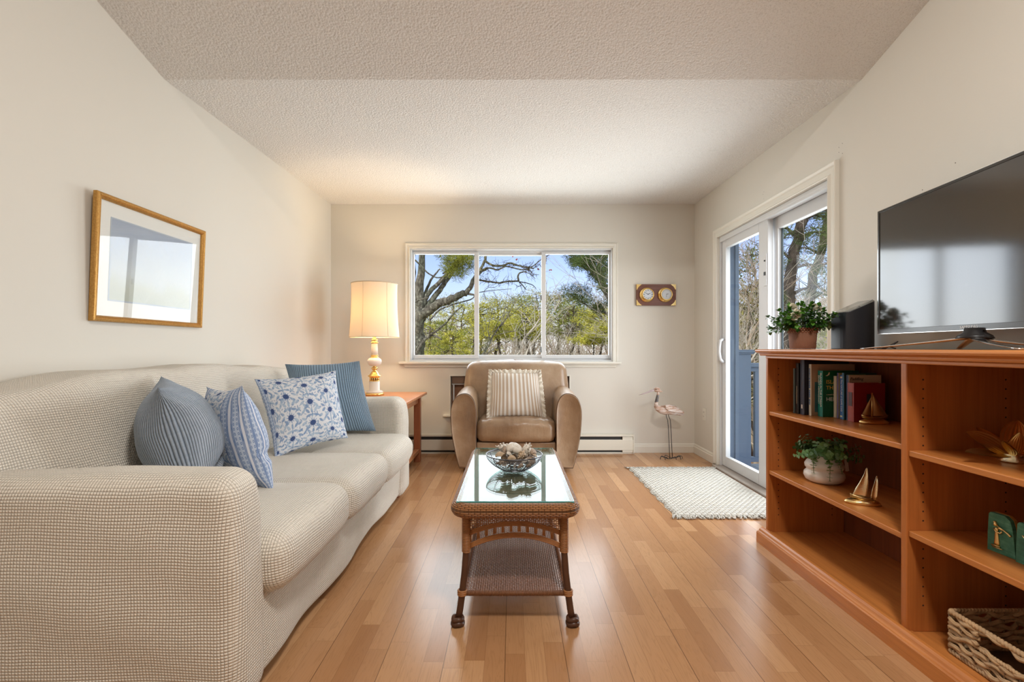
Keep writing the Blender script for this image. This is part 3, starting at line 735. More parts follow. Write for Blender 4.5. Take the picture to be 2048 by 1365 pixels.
for s in (-1, 1):
    pf = smoothpoly(armprof(s)); cx = sum(p[0] for p in pf)/len(pf); cz = sum(p[1] for p in pf)/len(pf)
    rings = []
    ys = [(3.958, .86), (3.948, .95), (3.946, .99), (3.952, 1.0), (3.98, 1.012), (4.1, 1.02), (4.25, 1.02), (4.4, 1.01), (4.55, 1.0), (4.62, .985), (4.65, .93)]
    for y, k in ys:
        lift = .028*max(0, min(1, (y-3.98)/.35))
        rings.append([(cx+(px-cx)*k+.003*n3((px, y, pz), 6, s), y+.02*(pz-.3)*(1 if y < 4 else 0)*-1, max(.035, cz+(pz-cz)*k+(lift if pz > .5 else 0))) for px, pz in pf])
    m = MB(); m.loft(rings if s < 0 else [r[::-1] for r in rings]); m.build('armrest', LE, t)
    m = MB(); m.tube([(cx+(px-cx)*1.0, 3.951-.02*(pz-.3), cz+(pz-cz)*1.0) for px, pz in pf], .0042, 6, closed=True); m.build('piping', MAT['leather_seam'], t)
def d_ab(p):
    q = Vector(p); k = (q.z-.3)/.6; u = (q.x-.032)/.47
    if q.y < 4.5: q.y += .13*max(0, k)-.055*(1-min(1, u*u))*math.sin(max(0, min(1, k))*PI)
    if q.z > .6: q.z -= .022*u*u
    if abs(u) > .5: q.x += math.copysign(.02*math.sin(max(0, min(1, k))*PI), u)
    return wr(q, .008, 4.0, 20)
m = MB(); m.soft(-.43, .498, 4.32, 4.66, .25, .915, .075, .03, d_ab); m.build('backrest', LE, t)
def d_seat(p):
    q = Vector(p); u = (q.x-.03)/.333; 
    if q.z > .36: q.z += .028*(1-min(1, u*u))-.012*max(0, (4.05-q.y)/.12)
    if q.y < 4.05: q.y += .028*u*u-.012; q.z += .004*math.sin(q.x*70+2*math.sin(q.x*23))*max(0, (q.z-.34)/.1)
    return wr(q, .006, 5.0, 30)
m = MB(); m.soft(-.302, .362, 3.952, 4.44, .248, .428, .062, .022, d_seat); m.build('seat_cushion', LE, t)
m = MB(); m.tube([(x, 3.985+.028*((x-.03)/.333)**2, .262) for x in [-.285+.630*i/20 for i in range(21)]], .004, 6); m.build('piping', MAT['leather_seam'], t)
m = MB(); m.soft(-.298, .358, 4.005, 4.6, .045, .244, .012, .08); m.build('front_rail', LE, t)
for x in (-.33, .39):
    for y in (4.05, 4.55):
        m = MB(); m.lathe([(.022, .0005), (.027, .05)], (x, y, 0), 12); m.build('leg', MAT['black_plastic'], t)
# striped ruffled pillow on the chair
g = G('ticking_stripe', (.78,.74,.66), .85, spec=.2); u, v, _ = g.sep(g.co('UV'))[:3]
su = g.ma('FRACT', g.ma('MULTIPLY', u, 17.0)); s1 = g.ma('SUBTRACT', g.step(su, .22, .10), g.step(su, .78, .10))
fn = g.ma('LESS_THAN', g.ma('ABSOLUTE', g.ma('SUBTRACT', su, .02)), .035)
g.color(g.mix(s1, g.mix(fn, (.80,.79,.76), (.62,.52,.42)), (.52,.41,.31))); g.bump(g.noise(scale=400), .3, .002); MAT['tick'] = g.m
t = thing('throw_pillow', 'tan and white striped pillow with a ruffled edge on the leather armchair', 'pillow', (.03, 4.15, .43))
o, P, nrm = pillow(t, 'cushion', MAT['tick'], [(-.195,4.085,.445), (.262,4.085,.445), (.225,4.26,.808), (-.185,4.26,.812)], .15, seed=14.0, sag=.035)
ep = edge_pts(P, 60); cpt = sum(ep, Vector())/len(ep); m = MB(); ne = len(ep); NR = 4
vs = []
for i, p in enumerate(ep):
    o_ = (p-cpt); o_ = (o_-nrm*o_.dot(nrm)).normalized()
    for j in range(NR+1):
        k = j/NR
        vs.append(p+o_*(.036*k*(1+.12*math.sin(i*2.9)))+nrm*(.015*k*math.sin(i*2*PI/5.2+.6*math.sin(i*.31))))
fs = []
for i in range(ne):
    for j in range(NR): a = i*(NR+1)+j; b = ((i+1)%ne)*(NR+1)+j; fs.append((a, b, b+1, a+1))
m.add(vs, fs); rf = m.build('ruffle', plain('ruffle_cloth', (.74,.68,.58), .85), t)
sm = rf.modifiers.new('s', 'SOLIDIFY'); sm.thickness = .0015
# ---------------------------------------------------------------- side table
t = thing('side_table', 'reddish wood side table behind the far end of the sofa', 'side table', (-1.155, 4.02, 0))
m = MB(); m.box(-1.50, -.808, 3.50, 4.575, .588, .612); m.build('tabletop', MAT['table_wood'], t, smooth=False, bevel=.006, seg=3)
m = MB(); m.box(-1.46, -.850, 3.55, 4.50, .53, .5875); m.build('apron', MAT['table_wood'], t, smooth=False, bevel=.002)
for x in (-1.478, -.888):
    for y in (3.52, 4.345):
        m = MB(); m.box(x, x+.058, y, y+.055 if y < 4 else y+.19-.135, .0005, .5875); m.build('leg', MAT['table_wood_z'], t, smooth=False, bevel=.003)
m = MB(); m.box(-1.418, -.892, 3.56, 4.36, .095, .115); m.box(-.879, -.838, 3.576, 4.344, .085, .120); m.box(-1.47, -1.43, 3.576, 4.344, .085, .120); m.build('lower_shelf', MAT['table_wood'], t, smooth=False, bevel=.003)
# ---------------------------------------------------------------- table lamp
LX, LY, LZ = -1.213, 4.25, .612
t = thing('table_lamp', 'lit table lamp with a tall cream drum shade on a brass and white column', 'lamp', (LX, LY, LZ))
def lz(c): return CH-((540+c/3.5)-CY)/227.5
m = MB(); m.lathe([(.0, LZ+.0005), (.083, LZ+.001), (.083, lz(866)), (.079, lz(862)), (.0, lz(862))], (LX, LY, 0), 48); m.build('base', MAT['brass'], t)
m = MB(); m.lathe([(.072, lz(861.5)), (.073, lz(852)), (.064, lz(847)), (.050, lz(845)), (.0455, lz(843)), (.045, lz(781)), (.0, lz(781))], (LX, LY, 0), 48)
m.build('lower_column', MAT['enamel'], t)
m = MB(); m.lathe([(.044, lz(780.5)), (.0445, lz(776)), (.041, lz(775)), (.041, lz(774))], (LX, LY, 0), 48)
m.lathe([(.034, lz(776)), (.034, lz(754))], (LX, LY, 0), 24, mi=1)
for k in range(14):
    a = 2*PI*k/14; m.obox((LX+.039*math.cos(a), LY+.039*math.sin(a), (lz(774)+lz(754))/2), (math.cos(a), math.sin(a), 0), (-math.sin(a), math.cos(a), 0), (0,0,1), .003, .0045, (lz(754)-lz(774))/2)
m.lathe([(.041, lz(756)), (.044, lz(753)), (.044, lz(750)), (.058, lz(745)), (.058, lz(742)), (.046, lz(736)), (.038, lz(728)), (.030, lz(718)), (.018, lz(706)), (.012, lz(703)), (.016, lz(701)), (.025, lz(695)), (.028, lz(690)), (.025, lz(684)), (.014, lz(678)), (.012, lz(676)), (.02, lz(674.5))], (LX, LY, 0), 48)
m.build('brass_column', [MAT['brass'], MAT['black_metal']], t)
m = MB(); m.lathe([(.018, lz(674)), (.040, lz(671)), (.056, lz(658)), (.0615, lz(643)), (.058, lz(630)), (.046, lz(620)), (.034, lz(616)), (.0, lz(616))], (LX, LY, 0), 48); m.build('white_bulb', MAT['enamel'], t)
m = MB(); m.lathe([(.036, lz(615.5)), (.036, lz(611)), (.031, lz(610)), (.031, lz(603)), (.034, lz(602)), (.034, lz(598)), (.028, lz(597))], (LX, LY, 0), 32); m.build('brass_collar', MAT['brass'], t)
m = MB(); m.lathe([(.026, lz(517)), (.032, lz(513)), (.034, lz(509)), (.024, lz(503)), (.024, lz(494)), (.030, lz(490)), (.016, lz(484)), (.013, lz(470)), (.013, lz(440))], (LX, LY, 0), 32); m.build('brass_collar', MAT['brass'], t)
m = MB(); m.lathe([(.030, lz(596)), (.028, lz(560)), (.026, lz(518)), (0, lz(518))], (LX, LY, 0), 32); m.build('upper_column', MAT['enamel'], t)
g = G('lamp_shade_cloth', (.84,.76,.62), .9); t_ = g.t
trn = t_.nodes.new('ShaderNodeBsdfTranslucent'); trn.inputs[0].default_value = (.86,.56,.26,1)
mxs = t_.nodes.new('ShaderNodeMixShader'); mxs.inputs[0].default_value = .09
wv = g.noise(g.mapv(g.co(), (300, 300, 40)), 1.0, 2.0); g.bump(wv, .3, .001)
out = [n for n in t_.nodes if n.type == 'OUTPUT_MATERIAL'][0]
t_.links.new(g.b.outputs[0], mxs.inputs[1]); t_.links.new(trn.outputs[0], mxs.inputs[2]); t_.links.new(mxs.outputs[0], out.inputs[0]); MAT['shade'] = g.m
zt_, zb_ = lz(100), lz(472)
def shr(k): return .196+(.213-.196)*k**1.4-.006*math.sin(k*PI)
m = MB(); m.lathe([(shr(1-j/16), zb_+(zt_-zb_)*j/16) for j in range(17)], (LX, LY, 0), 64)
m.f = [f for f in m.f if len(f) == 4]; m.mi = [0]*len(m.f)
sh = m.build('lamp_shade', MAT['shade'], t)
m = MB()
for (k, rr) in ((0.0, .0045), (1.0, .0035)):
    r_ = shr(k); zz = zt_ if k == 0 else zb_
    m.tube([(LX+r_*math.cos(a*PI/24), LY+r_*math.sin(a*PI/24), zz) for a in range(48)], rr, 6, closed=True)
for q in range(6):
    a = -PI/2-.22+q*PI/3
    m.tube([(LX+(shr(j/8)+.0005)*math.cos(a), LY+(shr(j/8)+.0005)*math.sin(a), zt_+(zb_-zt_)*j/8) for j in range(9)], .0014, 5)
m.build('shade_trim', plain('shade_trim', (.62,.52,.38), .8), sh)
m = MB(); m.tube([(LX, LY, lz(445)), (LX, LY, zt_+.01)], .003, 6); 
for a in (0, 2.1, 4.2): m.tube([(LX, LY, zt_-.015), (LX+.195*math.cos(a), LY+.195*math.sin(a), zt_-.003)], .002, 5)
m.build('harp', MAT['brass'], t)
g = G('lit_bulb', (1,.9,.7), .5); g.set(Emission_Color=(1,.75,.42,1), Emission_Strength=4.0)
m = MB(); m.ball((LX, LY, lz(300)), .028, rz=.036); m.lathe([(.013, lz(345)), (.013, lz(320))], (LX, LY, 0), 12); m.build('light_bulb', g.m, t)
lp = lamp('lamp_bulb_light', 'POINT', (LX, LY-.0, lz(300)), 29.0, (1.0, .74, .45), radius=.045)
m = MB(); pc = [Vector((LX-.08, LY+.02, .617)), Vector((LX-.13, LY-.03, .6165)), Vector((LX-.20, LY+.02, .6165)), Vector((LX-.27, LY+.2, .6165)), Vector((LX-.30, LY+.31, .60)), Vector((LX-.30, LY+.36, .35))]
m.tube(pc, .003, 6); m.build('power_cord', plain('brown_cord', (.12,.06,.03), .6), t)
# ---------------------------------------------------------------- framed picture
t = thing('framed_picture', 'gold framed landscape print with a wide white mat on the left wall', 'picture', (-1.765, 2.385, 1.415))
y0, y1, z0, z1 = 2.03, 2.748, 1.141, 1.690
def px_(z, dpt): return -1.783+.022*(z-z0)/(z1-z0)+dpt     # the top leans out from the wall
g = G('gilt_frame', (.52,.28,.07), .42, .75)
f = g.noise(scale=160, detail=3); g.color(g.mix(f, (.34,.15,.03), (.70,.42,.13))); g.bump(f, .5, .002); MAT['gilt'] = g.m
prof = [(0,0),(0,.016),(.003,.020),(.009,.022),(.014,.019),(.016,.016),(.020,.018),(.024,.012),(.026,.008),(.026,0)]
m = MB(); rings = []
for (yy, zz, oy, oz) in [(y0,z0,1,1),(y0,z1,1,-1),(y1,z1,-1,-1),(y1,z0,-1,1),(y0,z0,1,1)]:
    rings.append([Vector((px_(zz, d+.001), yy+oy*u, zz+oz*u)) for u, d in prof])
m.loft(rings, cap=False); m.build('picture_frame', MAT['gilt'], t, smooth=False)
def quad(m, a, b, c, d, dp, th=.001):
    vs = []
    for q in (dp-th, dp):
        vs += [(px_(c, q), a, c), (px_(c, q), b, c), (px_(d, q), b, d), (px_(d, q), a, d)]
    m.add(vs, [(0,1,2,3)[::-1], (4,5,6,7), (0,1,5,4), (1,2,6,5), (2,3,7,6), (3,0,4,7)])
m = MB(); quad(m, y0+.024, y1-.024, z0+.024, z1-.024, .005, .003); m.build('mat_board', plain('white_mat', (.80,.80,.76), .8), t, smooth=False)
g = G('watercolour', (.5,.55,.6), .8); x, y, z = g.sep(g.co())[:3]
f = g.noise(scale=7, detail=6); hz = g.ma('ADD', z, g.ma('MULTIPLY', f, .12))
g.color(g.ramp(g.ma('MULTIPLY_ADD', hz, 1.8, .45), [(.1,(.42,.47,.40)), (.35,(.50,.53,.46)), (.45,(.55,.60,.62)), (.75,(.40,.46,.55)), (1,(.30,.36,.48))]))
m = MB(); quad(m, y0+.095, y1-.095, z0+.100, z1-.095, .0062, .001); m.build('landscape_print', g.m, t, smooth=False)
m = MB()
for (a, b, c, d) in [(y0+.088, y0+.0945, z0+.093, z1-.088), (y1-.0945, y1-.088, z0+.093, z1-.088), (y0+.0945, y1-.0945, z0+.093, z0+.0995), (y0+.0945, y1-.0945, z1-.0945, z1-.088)]: quad(m, a, b, c, d, .0064, .0012)
m.build('inner_mat_line', plain('blue_mat_line', (.42,.48,.56), .8), t, smooth=False)
m = MB(); quad(m, y0+.022, y1-.022, z0+.022, z1-.022, .011, .0015); m.build('picture_pane', MAT['picture_glass'], t, smooth=False)
# ---------------------------------------------------------------- wall clock and barometer board
bx0, bx1, bz0, bz1, by = 1.212, 1.600, 1.444, 1.652, YB-.001
t = thing('wall_clock', 'brown wooden board with a brass clock and a brass barometer on the back wall', 'clock', ((bx0+bx1)/2, YB, (bz0+bz1)/2))
m = MB(); m.box(bx0, bx1, by-.022, by, bz0, bz1); m.build('backboard', cherry('walnut_board', 0, (.20,.075,.045), (.11,.035,.022), .3), t, smooth=False, bevel=.003)
for (sx, sz) in ((0,0),(1,0),(0,1),(1,1)):
    X = bx0+.001 if not sx else bx1-.001; Z = bz0+.001 if not sz else bz1-.001; dx = 1 if not sx else -1; dz = 1 if not sz else -1
    arc = [(X+dx*.052, Z), (X+dx*.040, Z+dz*.010), (X+dx*.027, Z+dz*.020), (X+dx*.016, Z+dz*.033), (X+dx*.009, Z+dz*.048), (X, Z+dz*.056)]
    poly = [(X, Z)]+arc
    vs = [(a, y, b) for y in (by-.0245, by-.0222) for a, b in poly]; n = len(poly)
    m = MB(); m.add(vs, [tuple(range(n)), tuple(range(2*n-1, n-1, -1))]+[(i, i+n, (i+1)%n+n, (i+1)%n) for i in range(n)]); m.build('corner_plate', MAT['brass'], t, smooth=False)
for i, cx in enumerate((1.314, 1.493)):
    cz = 1.548
    m = MB(); m.lathe([(.068, by-.0225), (.072, by-.028), (.070, by-.032), (.058, by-.036), (.054, by-.042), (.054, by-.062), (.058, by-.068), (.058, by-.074), (.053, by-.077), (.050, by-.074), (.050, by-.066), (0, by-.066)], (cx, 0, cz), 48, 'Y')
    hd = m.build('clock_housing' if i == 0 else 'barometer_housing', MAT['brass'], t)
    m = MB(); m.lathe([(0, by-.0672), (.049, by-.0672)], (cx, 0, cz), 40, 'Y'); df = m.build('dial', plain('silver_dial', (.66,.70,.76), .45), hd)
    m = MB()
    if i == 0:
        for k in range(12):
            a = 2*PI*k/12; m.obox((cx+.039*math.sin(a), by-.0678, cz+.039*math.cos(a)), (math.cos(a), 0, -math.sin(a)), (0,1,0), (math.sin(a), 0, math.cos(a)), .0016 if k%3 else .0028, .0004, .0055)
        for (L_, a, w) in ((.034, math.radians(300), .0014), (.024, math.radians(62), .0020)):
            m.obox((cx+.5*L_*math.sin(a), by-.069, cz+.5*L_*math.cos(a)), (math.cos(a), 0, -math.sin(a)), (0,1,0), (math.sin(a), 0, math.cos(a)), w, .0005, L_/2)
        m.lathe([(0, by-.070), (.004, by-.070), (.004, by-.067)], (cx, 0, cz), 12, 'Y')
    else:
        for k in range(31):
            a = math.radians(-135+9*k); m.obox((cx+.041*math.sin(a), by-.0678, cz+.041*math.cos(a)), (math.cos(a), 0, -math.sin(a)), (0,1,0), (math.sin(a), 0, math.cos(a)), .0004, .0003, .003 if k%5 else .0045)
        for (L_, a, w) in ((.030, math.radians(182), .0009), (.020, math.radians(75), .0018)):
            m.obox((cx+.4*L_*math.sin(a), by-.069, cz+.4*L_*math.cos(a)), (math.cos(a), 0, -math.sin(a)), (0,1,0), (math.sin(a), 0, math.cos(a)), w, .0005, L_/2)
    m.build('hands_and_marks', MAT['black_plastic'], df, smooth=False)
# ---------------------------------------------------------------- wicker coffee table
def wick(name, c0, c1, nu, nv, bs=.004, amp=1.0):
    g = G(name, c0, .42); u, v, _ = g.sep(g.co('UV'))[:3]
    U = g.ma('MULTIPLY', u, nu); V = g.ma('MULTIPLY', v, nv)
    par = g.ma('MODULO', g.ma('FLOOR', U), 2.0)
    s = g.ma('ABSOLUTE', g.ma('SINE', g.ma('MULTIPLY', g.ma('ADD', V, g.ma('MULTIPLY', par, .5)), PI)))
    e = g.ma('ABSOLUTE', g.ma('SINE', g.ma('MULTIPLY', U, PI)))
    h = g.ma('MULTIPLY', g.ma('POWER', s, .5), g.ma('POWER', e, .5))
    f = g.noise(scale=90, detail=3)
    g.color(g.mix(g.step(h, .35, .4), tuple(c*.35 for c in c0), g.mix(f, c0, c1)))
    g.bump(h, 1.0, bs); return g.m
WK = wick('honey_wicker', (.30,.115,.035), (.48,.21,.075), 22, 60, .007)
MAT['cane'] = plain('honey_cane', (.36,.15,.05), .4, var=.3, scale=60)
MAT['cane_dark'] = plain('dark_cane', (.21,.085,.035), .4, var=.3, scale=60)
MAT['reed'] = plain('shelf_reed', (.27,.145,.105), .36, var=.35, scale=70)
MAT['pole'] = plain('dark_rattan_pole', (.085,.035,.018), .4, var=.3, scale=30)
TX, Y0, Y1, ZT = .010, 1.755, 2.725, .461
hw = .2375
t = thing('coffee_table', 'narrow wicker coffee table with a glass top in the middle of the floor', 'coffee table', (TX, (Y0+Y1)/2, 0))
# rolled rim
def rim_path(hw_, ya, yb, r, z):
    pts = []
    for (cx, cy, a0) in [(TX+hw_-r, ya+r, -PI/2), (TX+hw_-r, yb-r, 0), (TX-hw_+r, yb-r, PI/2), (TX-hw_+r, ya+r, PI)]:
        for k in range(7): a = a0+PI/2*k/6; pts.append((cx+r*math.cos(a), cy+r*math.sin(a), z))
    out = []
    for i in range(len(pts)):
        a, b = Vector(pts[i]), Vector(pts[(i+1)%len(pts)]); L = (b-a).length; k = max(1, int(L/.03))
        for q in range(k): out.append(a.lerp(b, q/k))
    return out
rp = rim_path(hw-.026, Y0+.0, Y1-.0, .045, ZT-.026)
m = MB(); m.tube(rp, .0275, 20, closed=True, vscale=1.0)
rimw = wick('rim_wicker', (.30,.115,.035), (.50,.22,.08), 26, 48, .006)
m.build('rolled_rim', rimw, t)
m = MB(); m.box(TX-hw+.045, TX+hw-.045, Y0+.02, Y1-.02, ZT-.030, ZT-.012); 
woven = wick('woven_top_panel', (.26,.13,.07), (.40,.24,.15), 60, 120, .003)
m.build('woven_top', plain('woven_panel', (.22,.13,.085), .6, var=.4, scale=80), t, smooth=False)
m = MB(); m.box(TX-.214, TX+.214, Y0+.012, Y1-.012, ZT-.0005, ZT+.0045); gt = m.build('glass_top', MAT['table_glass'], t, smooth=False)
m = MB()
for (a, b, c, d) in [(TX-.2145, TX+.2145, Y0+.0105, Y0+.0119), (TX-.2145, TX+.2145, Y1-.0119, Y1-.0105), (TX-.2155, TX-.2141, Y0+.0105, Y1-.0105), (TX+.2141, TX+.2155, Y0+.0105, Y1-.0105)]: m.box(a, b, c, d, ZT-.0005, ZT+.0045)
m.build('glass_edge', MAT['glass_edge'], gt, smooth=False)
# legs: wrapped tops, dark splayed poles, turned feet
lx = .182
LEGS = [(-1, Y0+.045, -1), (1, Y0+.045, -1), (-1, Y1-.045, 1), (1, Y1-.045, 1)]
for sx, y, sy in LEGS:
    X = TX+sx*lx
    pts = [(X, y, ZT-.04), (X, y, .33), (X+sx*.001, y, .26), (X+sx*.006, y+sy*.003, .19), (X+sx*.014, y+sy*.006, .12), (X+sx*.022, y+sy*.010, .06), (X+sx*.028, y+sy*.012, .022)]
    m = MB(); m.tube(pts, .0125, 14); lg = m.build('leg', MAT['pole'], t)
    m = MB(); k = 0
    path = []
    nt = 26
    for i in range(nt*8+1):
        a = 2*PI*i/8; z = ZT-.05-(ZT-.05-.268)*i/(nt*8); path.append((X+.0145*math.cos(a), y+.0145*math.sin(a), z))
    m.tube(path, .0028, 5); m.build('cane_wrap', MAT['cane'], lg)
    m = MB(); fx, fy = X+sx*.030, y+sy*.013
    for (z, r, rr) in ((.0105, .0165, .010), (.026, .0155, .009)):
        m.tube([(fx+r*math.cos(a*PI/10), fy+r*math.sin(a*PI/10), z+.003*math.sin(a*.9)) for a in range(20)], rr, 8, closed=True)
    m.ball((fx, fy, .018), .016, rz=.0165); m.build('knotted_foot', MAT['pole'], lg)
    m = MB()
    for z in (.112, .119, .126): m.tube([(X+sx*.0145+.0145*math.cos(a*PI/8), y+sy*.006+.0145*math.sin(a*PI/8), z) for a in range(16)], .004, 6, closed=True)
    m.build('cane_binding', MAT['cane'], lg)
# aprons: woven lattice with an arch of open squares
def apron(P, L):
    """P(s,z): point s along the side (0..L) at height z."""
    m = MB(); mid = L/2
    def arch(s, a, b): u = (s-mid)/mid; return a+(b-a)*(1-u*u)
    z_top = ZT-.052
    lo = lambda s: arch(s, .282, .322); up = lambda s: arch(s, .331, .366)
    for k in range(4):     # arch bands
        m.tube([P(L*i/24, lo(L*i/24)+k*.0050) for i in range(25)], .0030, 5)
    for k in range(4): m.tube([P(L*i/24, up(L*i/24)+k*.0045) for i in range(25)], .0028, 5)
    npst = max(10, int(round(L/.030)))
    for i in range(npst+1):
        s = L*i/npst
        for dx in (-.0036, 0, .0036):
            ss = min(max(s+dx, 0), L); m.tube([P(ss, lo(ss)+.02), P(ss, up(ss)+.004)], .0024, 5)
    nv = int(L/.0075)
    for i in range(nv+1):
        s = L*i/nv; m.tube([P(s, up(s)+.012), P(s, z_top)], .0013, 4)
    z = z_top; q = 0
    while z > .30:
        seg = []
        for i in range(nv*2+1):
            s = L*i/(nv*2)
            if z > up(s)+.012: seg.append((s, z))
            else:
                if len(seg) > 2: m.tube([P(a, b+0*1)+W_*(.0018*math.sin(PI*a/L*nv+q*PI)) for a, b in seg], .0016, 4)
                seg = []
        if len(seg) > 2: m.tube([P(a, b)+W_*(.0018*math.sin(PI*a/L*nv+q*PI)) for a, b in seg], .0016, 4)
        z -= .0052 if q%3 != 2 else .0078; q += 1
    return m
for y, sy in ((Y0+.045, -1), (Y1-.045, 1)):
    W_ = Vector((0, 1, 0)); L_ = 2*(lx-.014)
    apron(lambda s, z: Vector((TX-lx+.014+s, y, z)), L_).build('woven_apron', MAT['cane'], t)
for sx in (-1, 1):
    W_ = Vector((1, 0, 0)); L_ = (Y1-Y0-.09)-.028
    apron(lambda s, z: Vector((TX+sx*lx, Y0+.045+.014+s, z)), L_).build('woven_apron', MAT['cane'], t)
# lower shelf: real weave, sloping flat at z .118
m = MB(); zs = .118; xa, xb, ya, yb = TX-lx-.004, TX+lx+.004, Y0+.045, Y1-.045
nwarp = 44; nweft = int((yb-ya)/.0125)
for i in range(nwarp+1):
    x = xa+(xb-xa)*i/nwarp
    pts = []
    for j in range(nweft*2+1):
        y = ya+(yb-ya)*j/(nweft*2); pts.append((x, y, zs+.0022*math.sin(PI*j/2.0*1.0+(i%2)*PI)))
    m.tube(pts, [.0030]*len(pts), 5)
for j in range(nweft+1):
    y = ya+(yb-ya)*j/nweft; m.tube([(xa, y, zs), (xb, y, zs)], .0016, 4)
m.build('woven_shelf', MAT['reed'], t)
m = MB()
for (a, b) in [((xa, ya-.004), (xb, ya-.004)), ((xa, yb+.004), (xb, yb+.004)), ((xa-.006, ya), (xa-.006, yb)), ((xb+.006, ya), (xb+.006, yb))]:
    m.tube([(a[0], a[1], zs-.003), (b[0], b[1], zs-.003)], .008, 10)
    n_ = int((Vector(b)-Vector(a)).length/.0052)
    for i in range(n_+1):
        p = Vector(a).lerp(Vector(b), i/n_); d = (Vector(b)-Vector(a)).normalized(); nn_ = Vector((-d.y, d.x))
        m.tube([(p.x+nn_.x*.0085*math.cos(q*PI/3), p.y+nn_.y*.0085*math.cos(q*PI/3), zs-.003+.0085*math.sin(q*PI/3)) for q in range(6)], .0024, 4, closed=True)
m.build('shelf_edge', MAT['cane_dark'], t)
# ---------------------------------------------------------------- wire bowl of shells
BX, BY, BZ = .008, 2.225, ZT+.0048
t = thing('wire_bowl', 'round wire bowl heaped with seashells on the glass coffee table', 'bowl', (BX, BY, BZ))
def bowl_r(h): return .050+.078*math.sin(min(1, h/.072)*PI/2)**.85
m = MB()
NH = 15
for j in range(NH):
    h = .003+.067*j/(NH-1); r = bowl_r(h)
    m.tube([(BX+r*math.cos(a*PI/24), BY+r*math.sin(a*PI/24), BZ+h) for a in range(48)], .0011, 5, closed=True)
for k in range(10):
    a = 2*PI*k/10+.15; m.tube([(BX+bowl_r(h)*math.cos(a), BY+bowl_r(h)*math.sin(a), BZ+max(h,.0017)) for h in [.0015+.0705*i/10 for i in range(11)]], .0016, 6)
for k in range(4): m.tube([(BX+(.05*(1-k/4))*math.cos(a*PI/12), BY+(.05*(1-k/4))*math.sin(a*PI/12), BZ+.003) for a in range(24)], .0011, 4, closed=True)
m.build('wire_basket', MAT['steel_wire'], t)
m = MB(); m.tube([(BX+.1285*math.cos(a*PI/30), BY+.1285*math.sin(a*PI/30), BZ+.0725) for a in range(60)], .0024, 8, closed=True); m.build('wire_rim', MAT['steel_wire'], t)
MAT['shell_w'] = plain('white_shell', (.70,.64,.56), .45, var=.18, scale=60, bump=.3)
MAT['shell_b'] = plain('beige_shell', (.52,.38,.25), .5, var=.3, scale=60, bump=.3)
MAT['shell_s'] = plain('speckled_shell', (.40,.29,.21), .5, var=.6, scale=120, bump=.3)
def shell_clam(mat):
    m = MB()
    def f(u, v):
        a = (u-.5)*2.5; r = v*.030*(1-.16*abs(a)/1.25)
        rib = .0012*math.cos(a*22)*v
        return (r*math.sin(a), r*math.cos(a)-.014, .0135*math.sin(v*PI*.93)**.8*math.cos(a*.9)+rib)
    m.grid(f, 40, 10); o = m.build('seashell', mat); sm = o.modifiers.new('s', 'SOLIDIFY'); sm.thickness = .0016; return o
def shell_moon(mat):
    m = MB(); pts = []; rs = []
    for i in range(60):
        k = i/59; a = k*2*PI*2.6; r = .020*k**1.2
        pts.append((r*math.cos(a), r*math.sin(a), .022*(1-k)-.004)); rs.append(.002+.0175*k**1.1)
    m.tube(pts, rs, 12); return m.build('seashell', mat)
def shell_whelk(mat):
    m = MB(); pts = []; rs = []
    for i in range(70):
        k = i/69; a = k*2*PI*4; r = .013*k
        pts.append((r*math.cos(a), r*math.sin(a), .045-.070*k)); rs.append(.0015+.012*k*(1-.25*k))
    m.tube(pts, rs, 10); m.lathe([(.012, -.02), (.008, -.038), (.003, -.055)], (0, 0, 0), 10)
    for k in range(9): a = k*.9; m.lathe([(.005, 0), (0, .010)], (.020*math.cos(a), .020*math.sin(a), -.016+k*.003), 6)
    return m.build('seashell', mat)
def shell_spiky(mat):
    m = MB(); m.ball((0,0,0), .018, rz=.022, n=14, m=10)
    rr = random.Random(4)
    for k in range(34):
        d = Vector((rr.gauss(0,1), rr.gauss(0,1), rr.gauss(0,1))).normalized(); c = Vector((d.x*.016, d.y*.016, d.z*.020)); L_ = rr.uniform(.006, .016)
        m.tube([c, c+d*L_], [.0035, .0008], 5)
    return m.build('seashell', mat)
protos = {'clam_w': shell_clam(MAT['shell_w']), 'clam_b': shell_clam(MAT['shell_b']), 'moon': shell_moon(MAT['shell_w']), 'moon_b': shell_moon(MAT['shell_s']),
          'whelk': shell_whelk(MAT['shell_b']), 'whelk_w': shell_whelk(MAT['shell_w']), 'spiky': shell_spiky(MAT['shell_w'])}
used = set()
def shell(kind, x, y, z, rot, sc, label, shared=True):
    o = protos[kind]
    if kind in used: o = o.copy(); C.objects.link(o)
    used.add(kind)
    o.location = (BX+x, BY+y, BZ+z); o.rotation_euler = rot; o.scale = (sc,)*3
    setp(o, label, 'seashell', 'seashells in the wire bowl')
shell('moon', .005, -.018, .098, (.5,.3,.4), 1.15, 'large round white moon shell on top of the shell heap')
shell('spiky', .056, -.006, .092, (.2,.3,0), 1.15, 'white spiny shell right of the round moon shell in the bowl')
shell('whelk_w', -.052, .028, .095, (.3,-1.25,.3), 1.0, 'long white whelk lying at the back left of the bowl')
shell('whelk', .030, -.062, .082, (1.9,.3,-.4), .72, 'narrow beige whelk leaning on the front rim of the bowl')
shell('clam_b', -.066, -.038, .076, (.5,-.2,.5), 1.05, 'wide beige clam shell at the left end of the heap')
shell('clam_w', -.026, -.052, .080, (.9,.5,1.0), .95, 'pale clam shell leaning just left of the round moon shell')
shell('clam_b', -.012, -.084, .072, (1.1,0,.2), .85, 'brown mouthed clam shell behind the front wire of the bowl')
shell('clam_w', .052, -.092, .058, (1.35,0,.1), .85, 'ribbed white scallop pressed against the right front wires')
